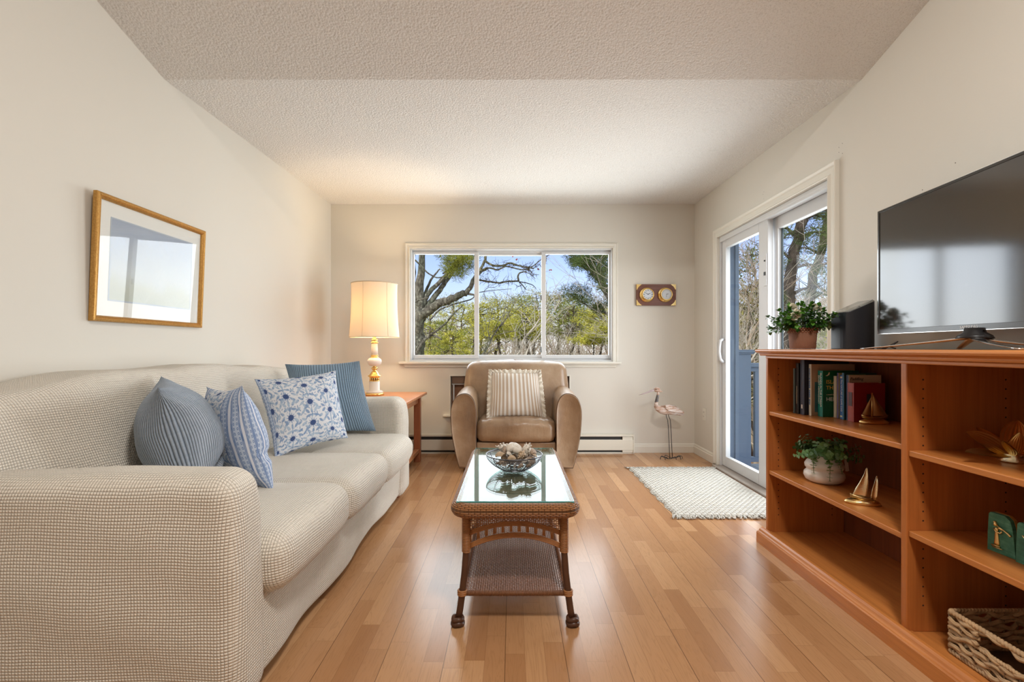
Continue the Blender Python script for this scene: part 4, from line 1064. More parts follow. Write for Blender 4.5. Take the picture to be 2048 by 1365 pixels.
shell('moon_b', .088, .002, .080, (.8,.2,1.0), .62, 'small dark snail shell at the right end of the heap')
shell('clam_b', .092, -.036, .070, (.4,.5,.8), .7, 'brown clam half at the right rim of the bowl')
shell('spiky', .030, -.030, .078, (.9,.9,0), .7, 'small spiny beige shell in front of the white spiny shell')
shell('moon_b', -.030, .015, .080, (1.0,.2,1.0), .8, 'speckled snail shell behind the leaning pale clam')
rr = random.Random(5)
for k in range(15):
    a = k*2.4; r = (.030+.052*((k*.37)%1)); h = .028+.018*((k*.61)%1)
    kd = ['clam_b', 'moon_b', 'clam_w', 'moon_b', 'whelk'][k%5]
    shell(kd, r*math.cos(a), r*math.sin(a)*.95, h, (rr.uniform(0,3), rr.uniform(0,3), rr.uniform(0,3)), .8 if kd != 'whelk' else .6, 'small brown and beige shell low in the heap, seen through the bowl wires')
# ---------------------------------------------------------------- rug
t = thing('rug', 'small white braided rug with fringed ends before the sliding door', 'rug', (1.35, 3.51, 0))
g = G('braided_wool', (.74,.72,.66), .95, spec=.1)
x, y, z = g.sep(g.co())[:3]
V = g.ma('DIVIDE', y, .021); rw = g.ma('FLOOR', V); U = g.ma('ADD', g.ma('DIVIDE', x, .036), g.ma('MULTIPLY', g.ma('MODULO', g.ma('ABSOLUTE', rw), 2.0), .5))
h = g.ma('MULTIPLY', g.ma('POWER', g.ma('ABSOLUTE', g.ma('SINE', g.ma('MULTIPLY', V, PI))), .6), g.ma('POWER', g.ma('ABSOLUTE', g.ma('SINE', g.ma('MULTIPLY', U, PI))), .4))
f = g.noise(scale=60, detail=4)
g.color(g.mix(g.step(h, .3, .4), (.42,.38,.32), g.mix(f, (.64,.61,.54), (.80,.785,.74)))); g.bump(g.ma('ADD', h, g.ma('MULTIPLY', f, .4)), 1.0, .012); MAT['rug'] = g.m
m = MB(); rx0, rx1, ry0, ry1 = .985, 1.722, 2.93, 4.105
def frug(u, v):
    X = rx0+(rx1-rx0)*u; Y = ry0+(ry1-ry0)*v
    X += (.006*math.sin(Y*40)+.008*noise.noise(Vector((Y*4, 0, 1))))*(1 if u < .02 else 0)
    hh = .012*(min(1, min(u, 1-u)*28, min(v, 1-v)*40))**.5+.0012*noise.noise(Vector((X*30, Y*30, 0)))
    return (X, Y, .0015+max(0, hh))
m.grid(frug, 90, 130); m.build('woven_body', MAT['rug'], t)
rr = random.Random(3)
for yy, s in ((ry0, -1), (ry1, 1)):
    m = MB(); x = rx0-.012
    while x < rx1+.004:
        p = Vector((x, yy+s*-.004, .010)); d = Vector((rr.uniform(-.5,.5), s, 0)).normalized(); L_ = rr.uniform(.035, .055)
        q = [p, p+d*L_*.35+Vector((0,0,-.001)), p+d*L_*.7+Vector((rr.uniform(-.006,.006),0,-.003)), p+d*L_+Vector((rr.uniform(-.01,.01),0,-.0045))]
        m.tube(q, [.0042, .0046, .0045, .003], 6); x += rr.uniform(.006, .0105)
    m.build('fringe', MAT['rug'], t)
# ---------------------------------------------------------------- shore bird
OX, OY = 1.455, 4.47
t = thing('bird_sculpture', 'carved wooden shore bird with a long beak standing on thin black wire legs', 'bird statue', (OX, OY, 0))
def bp(cx, cy, dy=0.0):   # from the close-up crop (8.03 px per pixel)
    return at(1270+cx/8.03, 760+cy/8.03, OY+dy)
g = G('weathered_wood', (.50,.36,.28), .8)
x, y, z = g.sep(g.co())[:3]
f = g.noise(g.mapv(g.co(), (14, 30, 60)), 1.0, 5.0, .65, .6)
g.color(g.ramp(f, [(.3,(.30,.17,.11)), (.46,(.48,.32,.24)), (.58,(.66,.58,.54)), (.8,(.72,.68,.66))])); g.bump(f, .7, .004); MAT['drift'] = g.m
sp = [(325,395,.010),(333,425,.016),(360,455,.024),(420,480,.034),(490,485,.040),(560,480,.041),(630,495,.038),(700,520,.030),(750,545,.019),(780,560,.008)]
m = MB(); pts = [bp(a, b) for a, b, r in sp]
rings = []
for i, (p, (a, b, r)) in enumerate(zip(pts, sp)):
    tn = (pts[min(i+1, len(pts)-1)]-pts[max(i-1, 0)]).normalized(); up = Vector((0,1,0)).cross(tn).normalized()
    if up.z < 0: up = -up
    rings.append([p+up*(r*1.12*math.sin(q*PI/8))+Vector((0,1,0))*(r*.80*math.cos(q*PI/8)) for q in range(16)])
m.loft(rings); m.build('body', MAT['drift'], t)
for sy in (-1, 1):
    m = MB()
    wp = [(470,410),(540,395),(620,420),(700,465),(790,520),(788,548),(700,540),(600,520),(520,500),(480,460)]
    a_ = [bp(a, b, sy*.030) for a, b in wp]; b_ = [bp(a, b, sy*.038) for a, b in wp]; cc = sum(b_, Vector())/len(b_)
    b_ = [cc.lerp(q, .86)+Vector((0, sy*.004, 0)) for q in b_]
    n = len(wp); m.add(a_+b_, [tuple(range(n)), tuple(range(2*n-1, n-1, -1))]+[(i, (i+1)%n, (i+1)%n+n, i+n) for i in range(n)]); m.build('wing', MAT['drift'], t, smooth=False)
m = MB(); m.tube([bp(342,430), bp(338,390), bp(345,350), bp(358,300), bp(370,240), bp(372,200), bp(362,175)], [.020,.016,.0125,.0115,.011,.010,.011], 14); m.build('neck', MAT['drift'], t)
m = MB(); c_ = bp(352, 160); m.ball(c_, .030, .020, .0235, 16, 12); m.tube([bp(375,165), bp(405,190), bp(440,192)], [.014, .011, .004], 10); hd = m.build('head', MAT['drift'], t)
for s_ in (-1, 1):
    m = MB(); m.ball(bp(340,155,.0195*s_), .0045, n=8, m=6); m.build('eye', MAT['black_plastic'], hd)
m = MB(); m.tube([bp(305,165), bp(260,180), bp(200,203), bp(130,228), bp(60,247)], [.0095, .0085, .0068, .0045, .0012], 10)
m.build('beak', plain('mauve_beak', (.42,.33,.33), .7, var=.2), t)
m = MB()
for k in range(9):
    a, b = 343-k*0+k*2.6, 350-k*12.5; c0 = bp(a+2, b); r = .0142-.0004*k
    m.tube([(c0.x+r*math.cos(q*PI/8), c0.y+r*math.sin(q*PI/8), c0.z+.12*r*math.cos(q*PI/8)) for q in range(16)], .0028, 6, closed=True)
m.build('neck_wire', plain('grey_wire', (.09,.095,.11), .4, .6), t)
for i, (L0, dy) in enumerate([([(502,545),(503,585),(525,650),(535,750),(545,950),(558,1270)], -.012), ([(535,545),(540,585),(568,650),(575,750),(585,950),(600,1262)], .014)]):
    m = MB(); q = [bp(a, b, dy) for a, b in L0]; q[-1].z = .0055; m.tube(q, .0032, 8); lg = m.build('leg', MAT['black_metal'], t)
    f0 = q[-1]; m = MB()
    for (dx, dyy) in ([(-.085,-.01),(-.075,.02),(-.05,-.035),(.05,-.02)] if i == 0 else [(.085,-.01),(.075,.012),(.06,-.045),(-.06,.03)]):
        m.tube([f0+Vector((dx*1.05*math.sin(q/12*PI/2)**.9, dyy*q/11, -.003*q/12+.024*math.sin(PI*(q/12)**1.6))) for q in range(13)], .0027, 6)
    m.build('toes', MAT['black_metal'], lg)
# ---------------------------------------------------------------- bookcase
XF, XK = 1.34, 1.742           # front edge and back panel
YE, YN = 2.558, .755           # far end and near end
t = thing('bookcase', 'long low cherry wood bookcase with open shelves along the right wall', 'bookcase', (1.54, (YE+YN)/2, 0))
bk = t
CY_, CZ_ = MAT['cherry_y'], MAT['cherry_z']
m = MB(); m.box(XF, XK, YE-.020, YE, .0005, .985); m.build('side_panel', CZ_, t, smooth=False, bevel=.003)
m = MB(); m.box(XF, XK, YN, YN+.020, .0005, .985); m.build('side_panel', CZ_, t, smooth=False, bevel=.003)
m = MB(); m.box(XF, XK, 1.644, 1.669, .06, .985); m.build('divider', CZ_, t, smooth=False, bevel=.003)
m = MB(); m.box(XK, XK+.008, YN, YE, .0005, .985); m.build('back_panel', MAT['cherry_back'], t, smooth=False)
m = MB(); m.box(XF-.002, XF+.02, YN, YE, .972, .985); m.build('top_rail', CY_, t, smooth=False, bevel=.003)
# moulded top
m = MB(); prof = [(XK+.012,.9855),(XF-.012,.9855),(XF-.016,.991),(XF-.016,.996),(XF-.026,.999),(XF-.037,1.004),(XF-.041,1.010),(XF-.040,1.016),(XF-.036,1.020),(XK+.012,1.020)]
m.loft([[(x, y, z) for x, z in prof] for y in (YN-.03, YE+.035)]); m.build('top', CY_, t, smooth=False, bevel=.0015)
# plinth with ogee
m = MB(); prof = [(XF+.02,.0005),(XF-.047,.0005),(XF-.047,.052),(XF-.044,.057),(XF-.040,.058),(XF-.034,.062),(XF-.030,.070),(XF-.022,.076),(XF-.012,.078),(XF-.006,.073),(XF-.001,.072),(XF-.001,.064),(XF+.02,.064)]
m.loft([[(x, y, z) for x, z in prof] for y in (YN-.01, YE+.006)]); m.build('plinth', CY_, t, smooth=False)
def shelf(ya, yb, z, name='shelf'):
    m = MB(); m.box(XF+.006, XK-.0005, ya+.001, yb-.001, z-.020, z); m.build(name, CY_, t, smooth=False, bevel=.003, seg=3)
ZS1, ZS2, ZSA, ZSB, ZB0 = .694, .385, .678, .405, .060
shelf(1.669, YE-.020, ZS1); shelf(1.669, YE-.020, ZS2); shelf(YN+.02, 1.644, ZSA); shelf(YN+.02, 1.644, ZSB)
m = MB(); m.box(XF+.0205, XK-.0005, YN+.021, YE-.021, ZB0-.018, ZB0); m.build('bottom_board', CY_, t, smooth=False)
holes = []
for yy, sg in ((YE-.0203, -1), (1.6437, -1)):
    for xx in (XF+.056, XK-.065):
        z = .15
        while z < .93:
            if not any(abs(z-q+.01) < .022 for q in ((ZS1, ZS2) if yy > 2 else (ZSA, ZSB))):
                holes.append((xx, yy, z))
            z += .032
o0 = ORG[t.name]
m = MB(); m.lathe([(0, 0), (.0031, 0)], holes[0], 10, 'Y'); ph = m.build('peg_hole', MAT['hole'], t, smooth=False)
for h_ in holes[1:]:
    q = ph.copy(); C.objects.link(q); q.parent = t; q.location = Vector(h_)-Vector(holes[0])
# ---------------------------------------------------------------- books
def book(far, th, xs, xe, h, spine, cover, label, pages=(.62,.56,.44)):
    z = ZS1+.0005; near = far-th
    b = thing('book', label, 'book', (xs, far-th/2, z), group='books on the upper left shelf')
    m = MB()
    c = .0022 if th > .015 else .0012
    m.box(xs, xe, near, near+c, z, z+h, 1); m.box(xs, xe, far-c, far, z, z+h, 0)
    # rounded spine
    sp = [(xs, near+c), (xs-.0015, near+th*.25), (xs-.002, near+th*.5), (xs-.0015, far-th*.25), (xs, far-c), (xs+.002, far-c), (xs+.002, near+c)]
    m.loft([[(a, b_, zz) for a, b_ in sp] for zz in (z, z+h)]) 
    m.build('cover', [plain('book_cloth', spine, .45), plain('book_cover', cover, .45)], b, smooth=False)
    m = MB(); m.box(xs+.004, xe-.004, near+c+.0003, far-c-.0003, z+.003, z+h-.003); m.build('page_block', plain('pages', pages, .8), b, smooth=False)
    return b, near, z
def pan(b, mat, x0, x1, y, z0, z1, name='cover_panel'):
    m = MB(); m.box(x0, x1, y-.0006, y-.0001, z0, z1); return m.build(name, mat, b, smooth=False)
def spn(b, mat, xs, ya, yb, z0, z1, name='spine_label'):
    m = MB(); m.box(xs-.0028, xs-.0021, ya, yb, z0, z1); return m.build(name, mat, b, smooth=False)
WH = plain('white_print', (.78,.77,.72), .5); GO = plain('gold_print', (.75,.48,.07), .45); BKP = plain('dark_print', (.03,.03,.04), .5); CRM = plain('cream_print', (.70,.60,.40), .5)
def spine_text(b, s, size, mat, xs, yc, z, sx=1.0): text(s, size, mat, b, (xs-.0026, yc, z), (0,0,-1), (0,-1,0), 'spine_lettering', sx=sx)
def cover_text(b, s, size, mat, x, y, z, sx=1.0, shear=0.0): text(s, size, mat, b, (x, y-.0004, z), (1,0,0), (0,0,1), 'cover_lettering', sx=sx, shear=shear)
b, n_, z = book(2.475, .013, 1.437, 1.60, .228, (.09,.13,.13), (.07,.09,.09), 'thin grey green book, farthest left in the row of books')
b, n_, z = book(2.457, .024, 1.440, 1.64, .255, (.014,.014,.016), (.010,.010,.012), 'black book second from the left, beside the thin grey green one')
spine_text(b, 'AMERICAN COAST', .008, CRM, 1.440, 2.444, z+.16) if False else None
m = MB(); m.box(1.4372, 1.4378, 2.4445, 2.4465, z+.05, z+.14); m.build('spine_stripe', CRM, b, smooth=False)
b, n_, z = book(2.428, .034, 1.445, 1.665, .272, (.045,.055,.09), (.014,.016,.03), 'tall dark navy book, the tallest of the row')
m = MB(); m.box(1.4418, 1.4425, 2.405, 2.415, z+.03, z+.05); m.build('spine_mark', WH, b, smooth=False)
b, n_, z = book(2.389, .021, 1.464, 1.676, .252, (.70,.66,.56), (.46,.32,.21), 'large book with a cream spine and a tan cover with a teal sea picture')
g = G('teal_sea_print', (.05,.16,.18), .45); f = g.noise(scale=30, detail=5); g.color(g.mix(f, (.03,.09,.11), (.09,.27,.28)))
pan(b, g.m, 1.480, 1.640, n_, z+.018, z+.165)
m = MB(); rb = random.Random(12); zz = z+.232
while zz > z+.055:
    hgt = rb.uniform(.004, .009)
    if rb.random() < .88: m.box(1.4605, 1.4613, 2.374, 2.374+rb.choice((.005,.008,.008)), zz-hgt, zz-.0012); m.box(1.4605, 1.4613, 2.3745, 2.3825, zz-.0020, zz-.0006)
    zz -= hgt+.001
m.build('spine_print', plain('blue_print', (.08,.18,.42), .5), b, smooth=False)
cover_text(b, 'Seamen', .02, plain('teal_print', (.10,.20,.18), .5), 1.50, n_, z+.195) if False else None
b, n_, z = book(2.359, .038, 1.490, 1.662, .222, (.0,.20,.155), (.005,.10,.035), 'green book titled Islands in the Stream with white spine letters')
spine_text(b, 'ISLANDS IN THE STREAM', .0150, WH, 1.490, 2.332, z+.212, .98); spine_text(b, 'ERNEST HEMINGWAY', .0145, WH, 1.490, 2.348, z+.200, .98)
cover_text(b, 'ISLANDS IN', .026, GO, 1.505, n_, z+.168); cover_text(b, 'THE STREAM', .026, GO, 1.505, n_, z+.140)
cover_text(b, 'a novel by', .009, CRM, 1.507, n_, z+.108); cover_text(b, 'HEMINGWAY', .026, WH, 1.505, n_, z+.085)
m = MB(); y_ = n_-.0004
m.add([(1.502,y_,z+.198),(1.512,y_,z+.203),(1.520,y_,z+.217),(1.523,y_,z+.212),(1.521,y_,z+.203),(1.511,y_,z+.197)], [(0,1,2,3,4,5)]); m.build('bird_mark', CRM, b, smooth=False)
b, n_, z = book(2.316, .018, 1.538, 1.625, .198, (.66,.60,.47), (.55,.48,.36), 'thin cream booklet right of the green book')
b, n_, z = book(2.296, .006, 1.540, 1.615, .190, (.55,.52,.42), (.5,.45,.35), 'thinnest pale booklet, between the cream booklet and the purple spined book')
b, n_, z = book(2.288, .011, 1.536, 1.640, .214, (.085,.075,.24), (.42,.33,.14), 'purple spined book with a mustard cover')
b, n_, z = book(2.274, .027, 1.540, 1.655, .205, (.035,.13,.42), (.05,.10,.30), 'blue book titled The Nature of Cape Cod on its spine')
spn(b, CRM, 1.540, n_+.004, n_+.022, z+.190, z+.198); spn(b, CRM, 1.540, n_+.004, n_+.022, z+.008, z+.016)
spine_text(b, 'The NATURE of CAPE COD', .0125, WH, 1.5402, n_+.013, z+.184, 1.0)
b, n_, z = book(2.244, .013, 1.530, 1.680, .216, (.04,.16,.30), (.015,.05,.05), 'dark blue green book with green lettering along its top edge')
cover_text(b, 'FLOWERS OF THE DUNES', .006, plain('green_print', (.12,.30,.12), .5), 1.545, n_, z+.210) if False else None
g = plain('green_print', (.10,.26,.10), .5); pan(b, g, 1.545, 1.630, n_, z+.206, z+.211)
b, n_, z = book(2.228, .020, 1.537, 1.684, .208, (.010,.018,.06), (.50,.40,.28), 'book with a beige cover titled Paddling Cape Cod')
cover_text(b, 'Paddling', .019, BKP, 1.541, n_, z+.190, .95, .25); cover_text(b, 'Cape Cod', .026, BKP, 1.541, n_, z+.165, .95)
b, n_, z = book(2.203, .040, 1.527, 1.667, .174, (.36,.055,.035), (.22,.008,.010), 'red book, farthest right of the row, behind the brass boat')
spn(b, plain('faded_spine_label', (.08,.03,.03), .5), 1.527, n_+.008, n_+.032, z+.070, z+.132)
pan(b, BKP, 1.585, 1.603, n_, z+.088, z+.125, 'cover_mark')
# ---------------------------------------------------------------- brass boats
def rockbase(m, L, w, h, seed, n=28):
    rings = []
    for (k, s) in ((0, 1.0), (.4, 1.03), (.75, .92), (1.0, .70)):
        rings.append([Vector((L/2*s*math.cos(2*PI*i/n)*(1+.10*n3((math.cos(2*PI*i/n), math.sin(2*PI*i/n), k), 2.2, seed)), w/2*s*math.sin(2*PI*i/n)*(1+.16*n3((math.cos(2*PI*i/n), math.sin(2*PI*i/n), k), 3, seed)), h*k*(1+.3*n3((i*.7, k, seed), 1.3, seed)) if k else .0004)) for i in range(n)])
    m.loft(rings)
def sail(m, a, b, c, bulge, th=.0022, n=10):
    """curved triangular sail a (peak), b, c (foot)"""
    a, b, c = Vector(a), Vector(b), Vector(c); nr = (b-a).cross(c-a).normalized()
    def f(sd):
        return lambda u, v: a.lerp(b.lerp(c, u), v)+nr*(bulge*math.sin(PI*u)*v*(1.15-.5*v)+sd*th/2*min(1, v*5))
    m.grid(f(1), n, n); m.grid(f(-1), n, n, flip=True)
    return m
t = thing('brass_sailboat', 'dark brass sailboat bookend on the upper shelf in front of the red book', 'ornament', (1.583, 2.118, ZS1+.0005), rotz=math.radians(-4), local=True)
m = MB(); rockbase(m, .118, .055, .020, 3.0); m.build('rocky_base', MAT['brass_gold'], t)
m = MB(); rg = []
for k in range(9):
    u = k/8; x = -.050+.108*u; w = .013*math.sin(PI*min(.97, u*.9+.08))**.7; zt_ = .030+.010*(2*u-1)**2
    rg.append([(x, -w, zt_), (x, -w*.7, zt_-.009), (x, 0, zt_-.014), (x, w*.7, zt_-.009), (x, w, zt_)])
m.loft(rg); m.build('hull', MAT['brass_dark'], t)
m = MB(); m.tube([(-.008, 0, .02), (-.0075, 0, .135)], [.0042, .0022], 10); m.build('mast', MAT['brass_gold'], t)
m = MB(); sail(m, (-.004, 0, .128), (-.002, 0, .034), (.056, 0, .036), .010); m.build('mainsail', MAT['brass_dark'], t)
m = MB(); sail(m, (-.010, 0, .118), (-.050, 0, .038), (-.012, 0, .036), .007); m.build('jib', MAT['brass_dark'], t)
t = thing('brass_sailboat', 'pale brass boat with two curved sails on the middle shelf beside the white vase', 'ornament', (1.437, 1.985, ZS2+.0005), rotz=math.radians(-25), local=True)
m = MB(); rockbase(m, .122, .055, .018, 9.0); m.build('rocky_base', MAT['brass_gold'], t)
m = MB(); rg = []
for k in range(9):
    u = k/8; x = -.042+.080*u; w = .013*math.sin(PI*min(.97, u*.9+.06))**.7; zt_ = .034+.006*(2*u-1)**2-.010*u
    rg.append([(x, -w, zt_), (x, -w*.7, zt_-.010), (x, 0, zt_-.017), (x, w*.7, zt_-.010), (x, w, zt_)])
m.loft(rg); m.build('hull', MAT['brass_dark'], t)
def wsail(L):
    m = MB(); rg = []
    for (x, z, w, th) in L: rg.append([(x+w*math.cos(a), th*math.sin(a)-(.006*math.cos(a)**2), z) for a in [2*PI*q/16 for q in range(16)]])
    m.loft(rg); return m
wsail([(-.012,.026,.020,.003),(-.010,.040,.024,.006),(-.004,.062,.021,.006),(.004,.090,.015,.005),(.010,.120,.008,.004),(.013,.145,.003,.003),(.0135,.150,.001,.001)]).build('large_sail', MAT['brass_pale'], t)
wsail([(.036,.020,.007,.003),(.038,.038,.011,.005),(.041,.065,.010,.005),(.045,.095,.006,.004),(.047,.120,.002,.002)]).build('small_sail', MAT['brass_pale'], t)
# ---------------------------------------------------------------- white vase with eucalyptus
def leaf(m, p, d, up, L, w, fold=.25, curl=.25, tip=True, mi=0, nl=5):
    d = Vector(d).normalized(); s = d.cross(Vector(up)); s = s.normalized() if s.length > 1e-4 else d.orthogonal().normalized(); n = s.cross(d).normalized()
    vs = []
    for i in range(nl+1):
        u = i/nl; ww = w*(math.sin(PI*min(1, u*.94+.03))**(.75 if not tip else .9)); c = Vector(p)+d*(L*u)-n*(curl*L*u*u)
        vs += [c-s*ww+n*(fold*ww), c, c+s*ww+n*(fold*ww)]
    fs = []
    for i in range(nl): a = i*3; fs += [(a, a+1, a+4, a+3), (a+1, a+2, a+5, a+4)]
    m.add(vs, fs, None, mi)
def leafmat(name, c0, c1, rough=.45):
    g = G(name, c0, rough); f = g.noise(scale=28, detail=2)
    g.color(g.mix(g.step(f, .5, .25), c0, c1)); g.set(Subsurface_Weight=.08, Subsurface_Radius=(.01,.02,.005)); return g.m
MAT['euc'] = leafmat('eucalyptus_leaf', (.055,.165,.035), (.15,.31,.11))
MAT['euc2'] = leafmat('eucalyptus_light_leaf', (.11,.25,.06), (.21,.38,.23))
VX, VY, VZ = 1.492, 2.315, ZS2+.0005
t = thing('potted_plant', 'eucalyptus sprigs in a white bulging vase on the middle shelf', 'plant', (VX, VY, VZ))
m = MB(); m.lathe([(.0,VZ),(.060,VZ+.001),(.078,VZ+.012),(.086,VZ+.030),(.084,VZ+.046),(.074,VZ+.057),(.072,VZ+.061),(.080,VZ+.070),(.082,VZ+.084),(.074,VZ+.098),(.064,VZ+.106),(.063,VZ+.116),(.066,VZ+.130),(.062,VZ+.131),(.058,VZ+.118),(.0,VZ+.118)], (VX, VY, 0), 48); m.build('vase', plain('white_matte_ceramic', (.72,.66,.60), .5), t)
rr = random.Random(21); m = MB(); ms = MB()
def sprig(base, dirv, L, nl, lw, droop, m=m, ms=ms, rr=rr, lim=None):
    p = Vector(base); d = Vector(dirv).normalized(); pts = [p.copy()]
    for i in range(nl):
        d = (d+Vector((rr.uniform(-.12,.12), rr.uniform(-.12,.12), -droop))).normalized(); p = p+d*(L/nl); pts.append(p.copy())
        s = d.cross(Vector((0,0,1))); s = s.normalized() if s.length > .05 else Vector((1,0,0)); a = i*1.57+rr.uniform(-.3,.3); n = s.cross(d)
        k = 1-.45*i/nl
        for q in (0, PI):
            dd = (s*math.cos(a+q)+n*math.sin(a+q)+d*.35); leaf(m, p, dd, d, lw*2.0*k, lw*k, .15, .25, False, mi=1 if rr.random() < .42 else 0)
    ms.tube(pts, .0012, 5)
top = Vector((VX, VY, VZ+.130))
for k in range(34):
    a = 2*PI*k/34+rr.uniform(-.2,.2); e = rr.uniform(.05, 1.25)
    d = (math.cos(a)*math.cos(e), math.sin(a)*math.cos(e), math.sin(e))
    sprig(top+Vector((math.cos(a)*.03, math.sin(a)*.03, 0)), d, rr.uniform(.085, .135)*(1.0 if e < .8 else .78), 7, .0135, .04 if e > .6 else .05)
for (dx, dy, L_) in ((-.30,-.9,.13), (.2,-.95,.09), (-.8,-.4,.10)): sprig(top+Vector((dx*.055, dy*.055, 0)), (dx, dy, .25), L_, 8, .0095, .38)
m.build('leaves', [MAT['euc'], MAT['euc2']], t); ms.build('stems', plain('green_stem', (.06,.12,.03), .6), t)
m = MB(); c0 = Vector((VX+.083, VY-.03, VZ+.118)); m.tube([top, c0], .0006, 4); m.obox(c0+Vector((.004, 0, -.030)), (1,.2,0), (-.2,1,0), (.12,0,-1), .010, .0005, .030); m.build('hang_tag', plain('white_tag', (.62,.58,.54), .7), t, smooth=False)
# ---------------------------------------------------------------- rose plant on top
PX, PY, PZ = 1.470, 2.45, 1.0205
t = thing('potted_plant', 'small white rose plant in a brown woven pot on top of the bookcase', 'plant', (PX, PY, PZ))
g = G('woven_pot', (.33,.15,.085), .65); u, v, _ = g.sep(g.co('UV'))[:3]
h = g.ma('MULTIPLY', g.ma('ABSOLUTE', g.ma('SINE', g.ma('MULTIPLY', u, PI*70))), g.ma('ABSOLUTE', g.ma('SINE', g.ma('MULTIPLY', v, PI/.0045))))
g.color(g.mix(h, (.24,.095,.05), (.42,.20,.12))); g.bump(h, .8, .002)
m = MB(); m.lathe([(0,PZ),(.056,PZ+.0005),(.058,PZ+.004),(.064,PZ+.088),(.058,PZ+.088),(.0,PZ+.088)], (PX, PY, 0), 48); pot = m.build('pot', g.m, t)
m = MB()
for k in range(30):
    for (dz, o_) in ((.086, 0), (.095, .5), (.103, 0)):
        a = 2*PI*(k+o_)/30; m.ball((PX+.0625*math.cos(a), PY+.0625*math.sin(a), PZ+dz), .0065, .0065, .0055, 6, 4)
m.build('braided_rim', plain('braided_rim', (.30,.135,.075), .6, var=.35, scale=90), pot)
MAT['lf1'] = leafmat('dark_green_leaf', (.02,.085,.012), (.06,.18,.025), .35); MAT['lf2'] = leafmat('fresh_green_leaf', (.06,.20,.015), (.13,.33,.04), .35)
rr = random.Random(33); m = MB(); ms = MB()
def twig(base, d, L, n, lw, rr=rr):
    p = Vector(base); d = Vector(d).normalized(); pts = [p.copy()]
    for i in range(n):
        d = (d+Vector((rr.uniform(-.15,.15), rr.uniform(-.15,.15), rr.uniform(-.14,.06)))).normalized(); p = p+d*(L/n); pts.append(p.copy())
        if i < 1: continue
        for q in range(3):
            a = rr.uniform(0, 2*PI); s = d.orthogonal().normalized(); w = s.cross(d); dd = s*math.cos(a)+w*math.sin(a)+d*.5
            leaf(m, p, dd, Vector((0,0,1))+d*.3, lw*rr.uniform(1.7, 2.3), lw*.85, .25, .2, True, mi=1 if rr.random() < .3 else 0)
    for q in range(3): leaf(m, p, d+Vector((rr.uniform(-.6,.6), rr.uniform(-.6,.6), rr.uniform(-.2,.6))), (0,0,1), lw*2, lw*.8, .25, .2, True, mi=1)
    ms.tube(pts, .0013, 5)
for k in range(84):
    a = 2*PI*k*.382; e = rr.uniform(.12, 1.5); sx = 1.18 if abs(math.cos(a)) > .6 else .8
    twig((PX+.03*math.cos(a), PY+.03*math.sin(a), PZ+.092), (math.cos(a)*math.cos(e), math.sin(a)*math.cos(e), math.sin(e)+.08), rr.uniform(.085, .122)*(sx if e < .8 else 1.12), 5, .0105)
twig((PX+.03, PY, PZ+.10), (1, -.1, .40), .165, 8, .009); twig((PX-.03, PY, PZ+.10), (-1, -.1, .30), .14, 7, .0095)
m.build('leaves', [MAT['lf1'], MAT['lf2']], t); ms.build('stems', plain('green_stem', (.06,.12,.03), .6), t)
ptl = plain('cream_petal', (.92,.87,.72), .5); g_ = [n for n in ptl.node_tree.nodes if n.type == 'BSDF_PRINCIPLED'][0]; g_.inputs['Subsurface Weight'].default_value = .2; g_.inputs['Subsurface Radius'].default_value = (.01,.008,.005)
for (cx, cy, dy, R_) in ((1597,625,-.085,.020), (1588,632,-.075,.018), (1588,613,-.02,.017), (1629,613,-.04,.017), (1640,616,.0,.014)):
    c = at(cx, cy, PY+dy); m = MB(); d0 = Vector((rr.uniform(-.4,.4), -1, .45)).normalized(); s = d0.cross(Vector((0,0,1))).normalized(); w = s.cross(d0)
    for ring, (nn, rad, op) in enumerate([(3,.34,.0), (4,.58,.25), (5,.80,.55), (5,1.05,.95)]):
        for q in range(nn):
            a = 2*PI*q/nn+ring*.6; o_ = s*math.cos(a)+w*math.sin(a)
            def pf(u, v, o_=o_, a=a, rad=rad, op=op):
                t_ = (u-.5)*2*PI/nn*1.12; o2 = s*math.cos(a+t_)+w*math.sin(a+t_)
                tip = 1-.28*abs(2*u-1)**2.5
                return c+o2*(R_*rad*(.22+.78*math.sin(v*tip*PI*.5)+op*.18*v*v))+d0*(R_*(-.75+1.35*v*tip*(1-op*.55)-.25*op*v**3+.10*math.cos((u-.5)*PI)*v))
            m.grid(pf, 8, 6)
    m.build('flower', ptl, t)
# ---------------------------------------------------------------- dark speaker
t = thing('speaker', 'dark grey curved speaker standing behind the left edge of the television', 'speaker', (1.67, 2.37, 1.0205))
z0 = 1.0205
ftp = [(1.592,2.350),(1.593,2.330)]+[(1.664-.070*math.cos(PI*q/24*1.0)*1.0, 2.318-.022*math.sin(PI*q/24)) for q in range(1, 24)]+[(1.736,2.330),(1.736,2.43),(1.60,2.43),(1.592,2.415)]
def ztop(x, y): return 1.198+.055*max(0, min(1, (x-1.60)/.13))
m = MB(); m.loft([[(x, y, z0) for x, y in ftp], [(x, y, z0+.10) for x, y in ftp], [(x, y, ztop(x, y)) for x, y in ftp]]); m.build('cabinet', MAT['grey_plastic'], t, smooth=False, bevel=.003)
m = MB(); n = len(ftp); vs = [(x, y, ztop(x, y)+.0005) for x, y in ftp]+[(x+.006*(1 if x < 1.65 else -1), y+.006*(1 if y < 2.36 else -1), ztop(x, y)+.006) for x, y in ftp]
m.add(vs, [tuple(range(n))[::-1], tuple(range(n, 2*n))]+[(i, (i+1)%n, (i+1)%n+n, i+n) for i in range(n)]); m.build('gloss_top', plain('gloss_grey', (.30,.31,.30), .08, .5), t, smooth=False)
